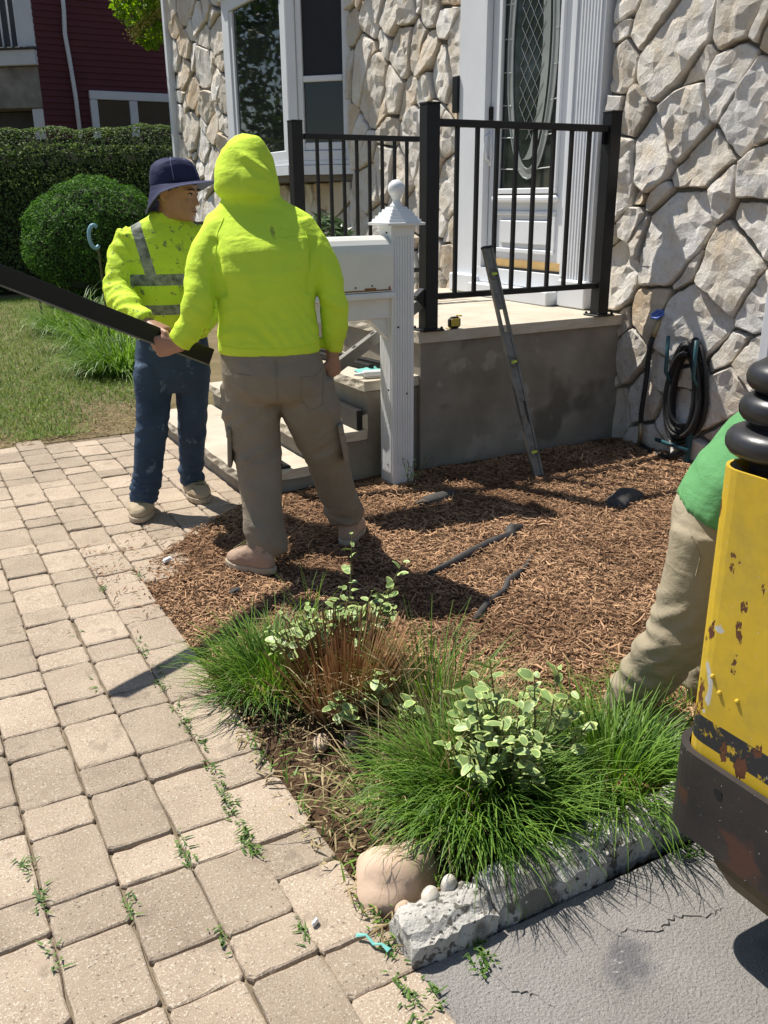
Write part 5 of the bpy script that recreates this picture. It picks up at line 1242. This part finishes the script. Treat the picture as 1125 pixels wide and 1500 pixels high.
fabric('thin black fabric edge running through the mulch nearest the shrubs', [(1.66, 2.36), (1.78, 2.46), (1.90, 2.52), (1.98, 2.60), (2.10, 2.66), (2.2, 2.74)], [.016, .014, .012, .016, .01, .004], [.02, .018, .012, .018, .012, .006], 3)
fabric('peaked grey fabric flap in the mulch below the garden hose', [(2.92, 3.02), (2.98, 3.07), (3.05, 3.10), (3.13, 3.11), (3.18, 3.11)], [.05, .06, .065, .05, .02], [.004, .05, .075, .05, .01], 4)
# bits on the path
for nm, lab, cat_, c, s, m in (('chalk_piece', 'small white broken bit lying on a paver near the bottom of the path', 'debris', (.575, 1.375, .006), (.018, .010, .010), 'white'), ('paper_scrap', 'crumpled white paper scrap at the mulch edge on the path', 'paper', (.86, 3.50, .012), (.045, .03, .012), 'white'), ('bark_piece', 'dark flat bark piece on the mulch near the left boot', 'debris', (.99, 3.02, .03), (.05, .03, .008), 'fabric')):
    b = MB(); pts = rrect(-s[0]/2, s[0]/2, -s[1]/2, s[1]/2, s[1]*.3, 3); rq = random.Random(4)
    b.loft([[Vector((c[0]+x*k, c[1]+y*k+x*.4, c[2]-s[2]/2+s[2]*f+rq.gauss(0, s[2]*.12))) for x, y in pts] for k, f in ((.9, 0), (1, .4), (.7, 1))]); props(b.build(nm, M[m]), lab, cat_)
b = MB(); b.tube([(.635, 1.30, .006), (.65, 1.285, .012), (.655, 1.262, .006), (.668, 1.25, .01), (.675, 1.232, .006)], [(.006, .0025), (.003, .002), (.004, .002), (.003, .002), (.007, .003)], 6); props(b.build('plastic_strip', M['teal']), 'torn teal plastic strip on the paver at the curb end', 'plastic strip')
for lab, p, q in (('thin dry twig pointing at the clipped stems, on the pavers', (.66, 1.94), (.73, 2.03)), ('thin dry twig lying straight across the joint near the path edge', (.70, 2.13), (.80, 2.10)), ('short dry twig on the outermost paver above the boulder', (.66, 1.86), (.70, 1.84))):
    b = MB(); b.tube([(*p, .008), ((p[0]+q[0])/2+.006, (p[1]+q[1])/2-.004, .012), (*q, .008)], [.003, .0035, .002], 5); props(b.build('twig', M['bark']), lab, 'twig', 'twigs on the path')

# ------------------------------------------------------------------ lawn and garden beyond
n = 150000; x = rng.uniform(-.2, 3.85, n); y = 5.95+9.5*rng.uniform(0, 1, n)**1.5
bare = np.array([noise.noise(Vector((a*1.3, c*.9, 3)))*.5+.5 for a, c in zip(x, y)])
edge_d = np.clip((y-5.95-.35*np.sin(x*6))/.6, 0, 1); dirt = np.exp(-(((x-1.30)/.34)**2+((y-6.55)/.62)**2)*.9)
k = (rng.uniform(0, 1, n) < edge_d*(1-.93*dirt)*np.clip(.35+1.2*bare, 0, 1)) & (x < .5+.30*(y-3))
x, y = x[k], y[k]; n = len(x)
me = blades('lawn_grass', np.stack([x, y, np.full(n, -.012)], 1), rng.uniform(0, 6.3, n), rng.uniform(.03, .07, n), rng.uniform(.1, 1.2, n), rng.uniform(.005, .010, n), rng.uniform(0, 1, n)*np.clip(1.25-dirt[k], .3, 1), 2, np.full(n, .5)); props(obj('lawn_grass', me, M['lawn_blade']), None, None, None, 'stuff')
for lab, c, r, L, nn in (('long arching leaf clump on the lawn edge directly left of the jeans', (1.78, 8.1, 0), .33, .52, 900), ('long arching leaf clump behind the nearer one, below the round bush', (1.95, 9.5, 0), .38, .58, 800), ('long arching leaf clump farthest back beside the lawn light', (1.98, 11.0, 0), .45, .62, 700)):
    clump('daylily_clump', lab, c, r, nn, L, .85, .014, M['lily'], cat='plant', group='daylily clumps', droop=.7)
def foliage(name, pts, nrm, size, asp, m, parent=None, jitter=.9, tint=None, **kw):
    n = len(pts); d = nrm+rng.normal(0, jitter, (n, 3)); d /= np.linalg.norm(d, axis=1)[:, None]; a = rng.normal(0, 1, (n, 3)); s = np.cross(d, a); s /= np.linalg.norm(s, axis=1)[:, None]; t = np.cross(d, s)
    L = (size*rng.uniform(.6, 1.3, n))[:, None]; W = L*asp
    V = np.stack([pts-t*L*.5, pts-s*W*.5+d*L*.08, pts+t*L*.5, pts+s*W*.5+d*L*.08], 1)
    F = (np.arange(n)*4)[:, None]+np.array([[0, 1, 2, 3]])
    off = np.array(OFF.get(parent.name, Vector((0, 0, 0)))) if parent else np.zeros(3)
    return props(obj(name, npmesh(name, V.reshape(-1, 3)-off, F, np.repeat(rng.uniform(0, 1, n) if tint is None else tint, 4)), m, parent), **kw)
# clipped hedge
hg = thing('clipped_hedge', (3.2, 16.6, 0), 'long clipped dark green hedge in front of the red house', 'hedge')
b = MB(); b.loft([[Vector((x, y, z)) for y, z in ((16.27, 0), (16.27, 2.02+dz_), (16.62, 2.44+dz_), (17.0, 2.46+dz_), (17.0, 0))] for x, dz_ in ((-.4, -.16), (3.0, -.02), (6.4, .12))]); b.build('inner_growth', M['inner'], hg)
n = 38000; x = rng.uniform(-.4, 6.4, n); t_ = rng.uniform(0, 1, n); top = t_ > .62
z = np.where(top, 2.60, rng.uniform(.05, 2.32, n)); y = np.where(top, rng.uniform(16.05, 17.1, n), 16.12)
wv = np.array([.07*noise.noise(Vector((a*1.6, c*2, 0)))+.05*noise.noise(Vector((a*5, c*6, 2))) for a, c in zip(x, z)])
slope = .05*(x-3.2)
pts = np.stack([x, y+np.where(top, 0, wv-rng.exponential(.03, n)+.05*(z > 2.4)), z+np.where(top, wv+slope-.42*np.clip((16.6-y)/.5, 0, 1)**2, 0)], 1)
foliage('leaves', pts, np.where(top[:, None], np.array([[0, -.2, 1.]]), np.array([[0, -1., .35]])), .05, .55, M['hedge'], hg, .55)
# round evergreen bush
bu = thing('round_evergreen_bush', (2.86, 13.9, 0), 'round clipped evergreen bush on the lawn before the hedge', 'bush')
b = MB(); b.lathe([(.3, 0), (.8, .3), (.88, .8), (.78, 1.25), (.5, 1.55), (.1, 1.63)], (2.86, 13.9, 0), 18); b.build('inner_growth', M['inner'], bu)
n = 26000; dd = rng.normal(0, 1, (n, 3)); dd /= np.linalg.norm(dd, axis=1)[:, None]
lump = np.array([1+.10*noise.noise(Vector(q)*2.2)+.07*noise.noise(Vector(q)*5) for q in dd.tolist()])
pts = np.stack([dd[:, 0]*1.0, dd[:, 1]*1.0, dd[:, 2]*.88], 1)*(lump*rng.uniform(.93, 1.03, n))[:, None]+np.array([[2.86, 13.9, .86]]); k = pts[:, 2] > .02
foliage('foliage', pts[k], (dd*np.array([[1, 1, .6]])+np.array([[0, 0, .5]]))[k], .075, .22, M['yew'], bu, .7)
# low shrubs hugging the house, and the leafy shrub beyond the porch
def shrub(label, c, r, n, size, m, asp=.4, cat='shrub', group=None, name='leafy_shrub'):
    dd = rng.normal(0, 1, (n, 3)); dd /= np.linalg.norm(dd, axis=1)[:, None]; rad = rng.uniform(.35, 1, n)**.5
    pts = dd*rad[:, None]*np.array([r])+np.array([c]); t = thing(name, (c[0], c[1], 0), label, cat, group)
    foliage('leaves', pts, dd*.6+np.array([[0, 0, .7]]), size, asp, m, t, .6); b = MB()
    for k in range(5): a = k*1.3; b.tube([(c[0]+.03*math.cos(a), c[1]+.03*math.sin(a), 0), (c[0]+r[0]*.5*math.cos(a), c[1]+r[1]*.5*math.sin(a), c[2])], [.012, .006], 5)
    b.build('stem', M['bark'], t)
shrub('glossy leaved shrub seen through the far porch railing below the bay window', (3.25, 7.0, 1.02), (.28, .30, .32), 1100, .10, M['shrub_leaf'], .3)
shrub('pale yellow green shrub low behind the far porch railing', (3.0, 6.75, .72), (.28, .25, .22), 900, .06, M['blade'], .3)
# tree at the far corner with cream flower heads
tr = thing('flowering_tree', (4.75, 14.3, 0), 'tree with bright green leaves and cream flower tufts hanging beside the house corner', 'tree')
b = MB(); b.tube([(4.75, 14.3, 0), (4.7, 14.3, 2.2), (4.6, 14.3, 3.8), (4.7, 14.3, 5.2)], [.10, .085, .07, .03], 9); b.build('trunk', M['bark'], tr)
b = MB()
for p in ((3.75, 13.9, 4.0), (4.0, 14.0, 4.7), (5.2, 14.6, 5.0), (4.3, 13.9, 5.4)): b.tube([(4.62, 14.3, 3.3), ((4.62+p[0])/2, (14.3+p[1])/2, 3.9), p], [.035, .022, .008], 6)
b.build('branch', M['bark'], tr)
P = []
for c, r, n in (((3.72, 13.9, 4.0), .34, 700), ((4.1, 14.0, 4.4), .45, 600), ((3.88, 13.9, 3.66), .25, 320), ((4.7, 14.3, 5.0), .9, 1500), ((4.1, 14.1, 5.1), .6, 700)):
    q = rng.normal(0, 1, (n, 3)); q /= np.linalg.norm(q, axis=1)[:, None]; P.append(q*(r*rng.uniform(.4, 1, n)**.5)[:, None]*np.array([[1, 1, .85]])+np.array([c]))
P = np.concatenate(P); foliage('crown', P, np.tile([[0, -.3, .8]], (len(P), 1)), .10, .5, M['tree_leaf'], tr, .7)
P = []
for c in ((3.50, 13.75, 4.20), (3.58, 13.75, 4.08), (3.70, 13.7, 3.72), (3.62, 13.72, 3.62), (3.82, 13.7, 3.80), (3.95, 13.7, 3.9), (3.42, 13.75, 4.12)):
    P.append(rng.normal(0, .05, (120, 3))+np.array([c]))
P = np.concatenate(P); foliage('blossom', P, np.tile([[0, -.3, .8]], (len(P), 1)), .045, .5, M['blossom'], tr, 1)
# street trees across the way that the windows reflect
for k, (x, y, h, lab) in enumerate(((-5.5, 20, 7.5, 'broad leafy street tree left of the frame, nearest, mirrored in the door glass'), (-6, 29, 8.5, 'tall leafy street tree left of the frame, farthest, mirrored in the bay window'))):
    t = thing('street_tree', (x, y, 0), lab, 'tree', 'street trees'); b = MB(); b.tube([(x, y, 0), (x+.1, y, h*.4), (x, y, h*.75)], [.2, .15, .06], 8); b.build('trunk', M['bark'], t)
    n = 3500; q = rng.normal(0, 1, (n, 3)); q /= np.linalg.norm(q, axis=1)[:, None]; q *= (np.array([1+.35*noise.noise(Vector(v_)*2+Vector((k*9, 0, 0))) for v_ in q.tolist()])*rng.uniform(.5, 1, n)**.4)[:, None]
    foliage('crown', q*np.array([[2.8, 2.8, h*.42]])+np.array([[x, y, h*.6]]), q, .34, .55, M['street_leaf'], t, .8)

# ------------------------------------------------------------------ red neighbour house
M['red'] = mat('red_siding', (.075, .016, .020), (.10, .022, .027), 2, .75, 40, .002, .3)
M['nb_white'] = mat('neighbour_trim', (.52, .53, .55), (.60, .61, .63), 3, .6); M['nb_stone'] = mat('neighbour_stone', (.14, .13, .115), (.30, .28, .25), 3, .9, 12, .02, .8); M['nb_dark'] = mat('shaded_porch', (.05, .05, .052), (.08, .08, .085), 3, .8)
YN = 20.0; XC = 3.34
rh = thing('red_house', (6, YN+3, 0), 'dark red clapboard neighbouring house with white trimmed window', 'house')
b = MB(); b.box((XC+4.2, YN+3.05, 3.6), (8.3, 6.0, 7.4)); b.build('wall', M['red'], rh)
for k in range(34):
    z = 1.9+.115*k
    b = MB(); b.loft([[Vector((x, YN+.04, z)), Vector((x, YN+.04, z+.118)), Vector((x, YN+.012, z+.118)), Vector((x, YN-.012, z))] for x in (XC-.0, XC+8.0)]); b.build('siding_board', M['red'], rh)
wf = MB()
for x0, x1, z0, z1 in ((4.24, 6.9, 3.36, 3.52), (4.24, 4.38, 2.6, 3.355), (5.02, 5.18, 2.6, 3.355), (5.92, 6.05, 2.6, 3.355)): wf.box(((x0+x1)/2, YN-.05, (z0+z1)/2), (x1-x0, .10, z1-z0), b=.01)
nw = wf.build('window_frame', M['nb_white'], rh)
for x0, x1 in ((4.39, 5.01), (5.19, 5.91)): b = MB(); b.box(((x0+x1)/2, YN-.02, 2.98), (x1-x0, .04, .74)); b.build('pane', M['glass'], nw)
b = MB(); b.tube([(3.96, YN-.07, 6.4), (3.93, YN-.07, 4.9), (3.90, YN-.07, 4.5), (3.93, YN-.07, 4.1), (3.97, YN-.07, 3.4), (3.98, YN-.07, 1.6)], .042, 8); b.build('downspout', M['nb_white'], rh, smooth=True)
# its front porch runs off to the left, swung away from us
pa = Vector((XC, YN+.02, 0)); pd = Vector((-math.sin(R(52)), math.cos(R(52)), 0)); pn = Vector((-pd.y, pd.x, 0))
Mp = Matrix((pd, -pn, Vector((0, 0, 1)))).transposed()
def nbox(s0, s1, z0, z1, d0, d1, m, name, parent): b = MB(); b.box(pa+pd*(s0+s1)/2+pn*(-(d0+d1)/2)*-1+Vector((0, 0, (z0+z1)/2)), (s1-s0, abs(d1-d0), z1-z0), Mp, .01); return b.build(name, m, parent)
po_ = nbox(.0, 6, 3.18, 3.92, .0, -2.5, M['nb_stone'], 'porch_beam', rh)
nbox(-.02, 6, 3.93, 4.20, .12, -2.5, M['nb_white'], 'porch_fascia', rh); nbox(-.06, 6, 4.205, 4.24, .18, -2.5, M['nb_dark'], 'fascia_cap', rh)
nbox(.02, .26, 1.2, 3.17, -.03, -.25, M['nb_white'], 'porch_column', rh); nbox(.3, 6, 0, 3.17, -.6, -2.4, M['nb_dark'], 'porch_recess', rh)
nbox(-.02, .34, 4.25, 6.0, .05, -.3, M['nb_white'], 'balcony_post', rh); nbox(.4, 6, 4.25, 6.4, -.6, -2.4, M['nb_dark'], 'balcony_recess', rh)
for k in range(8): nbox(.48+.17*k, .505+.17*k, 4.25, 5.2, .02, -.02, M['nb_white'], 'balcony_baluster', rh)
nbox(.9, 1.7, 1.5, 2.75, -.55, -.62, M['glass'], 'porch_window', rh)
# pale blue curved handle and lawn light
M['pale_blue'] = mat('pale_blue_plastic', (.18, .36, .46), (.26, .46, .55), 10, .35)
gh = thing('garden_tool_handle', (1.75, 9.0, 0), 'pale blue curved plastic tool handle standing left of the hat man', 'tool handle'); b = MB()
hc = Vector((1.74, 8.6, 1.14)); b.tube([hc+Vector((.08*math.cos(a)*.6, 0, .10*math.sin(a))) for a in np.linspace(.9, 5.4, 14)], .018, 7); b.build('handle', M['pale_blue'], gh, smooth=True)
b = MB(); b.tube([hc+Vector((.02, 0, -.10)), Vector((1.78, 8.6, .0))], .010, 7); b.build('stake', M['stem'], gh)
ll = thing('lawn_light', (1.67, 11.9, 0), 'small grey path light on a stake at the back of the lawn', 'lawn light')
b = MB(); b.tube([(1.67, 11.9, 0), (1.66, 11.9, .30)], .016, 6); b.build('stake', M['grey_metal'], ll); b = MB(); b.lathe([(.02, .29), (.10, .31), (.11, .33), (.03, .36)], (1.66, 11.9, 0), 10); b.build('lamp_cap', M['grey_metal'], ll)
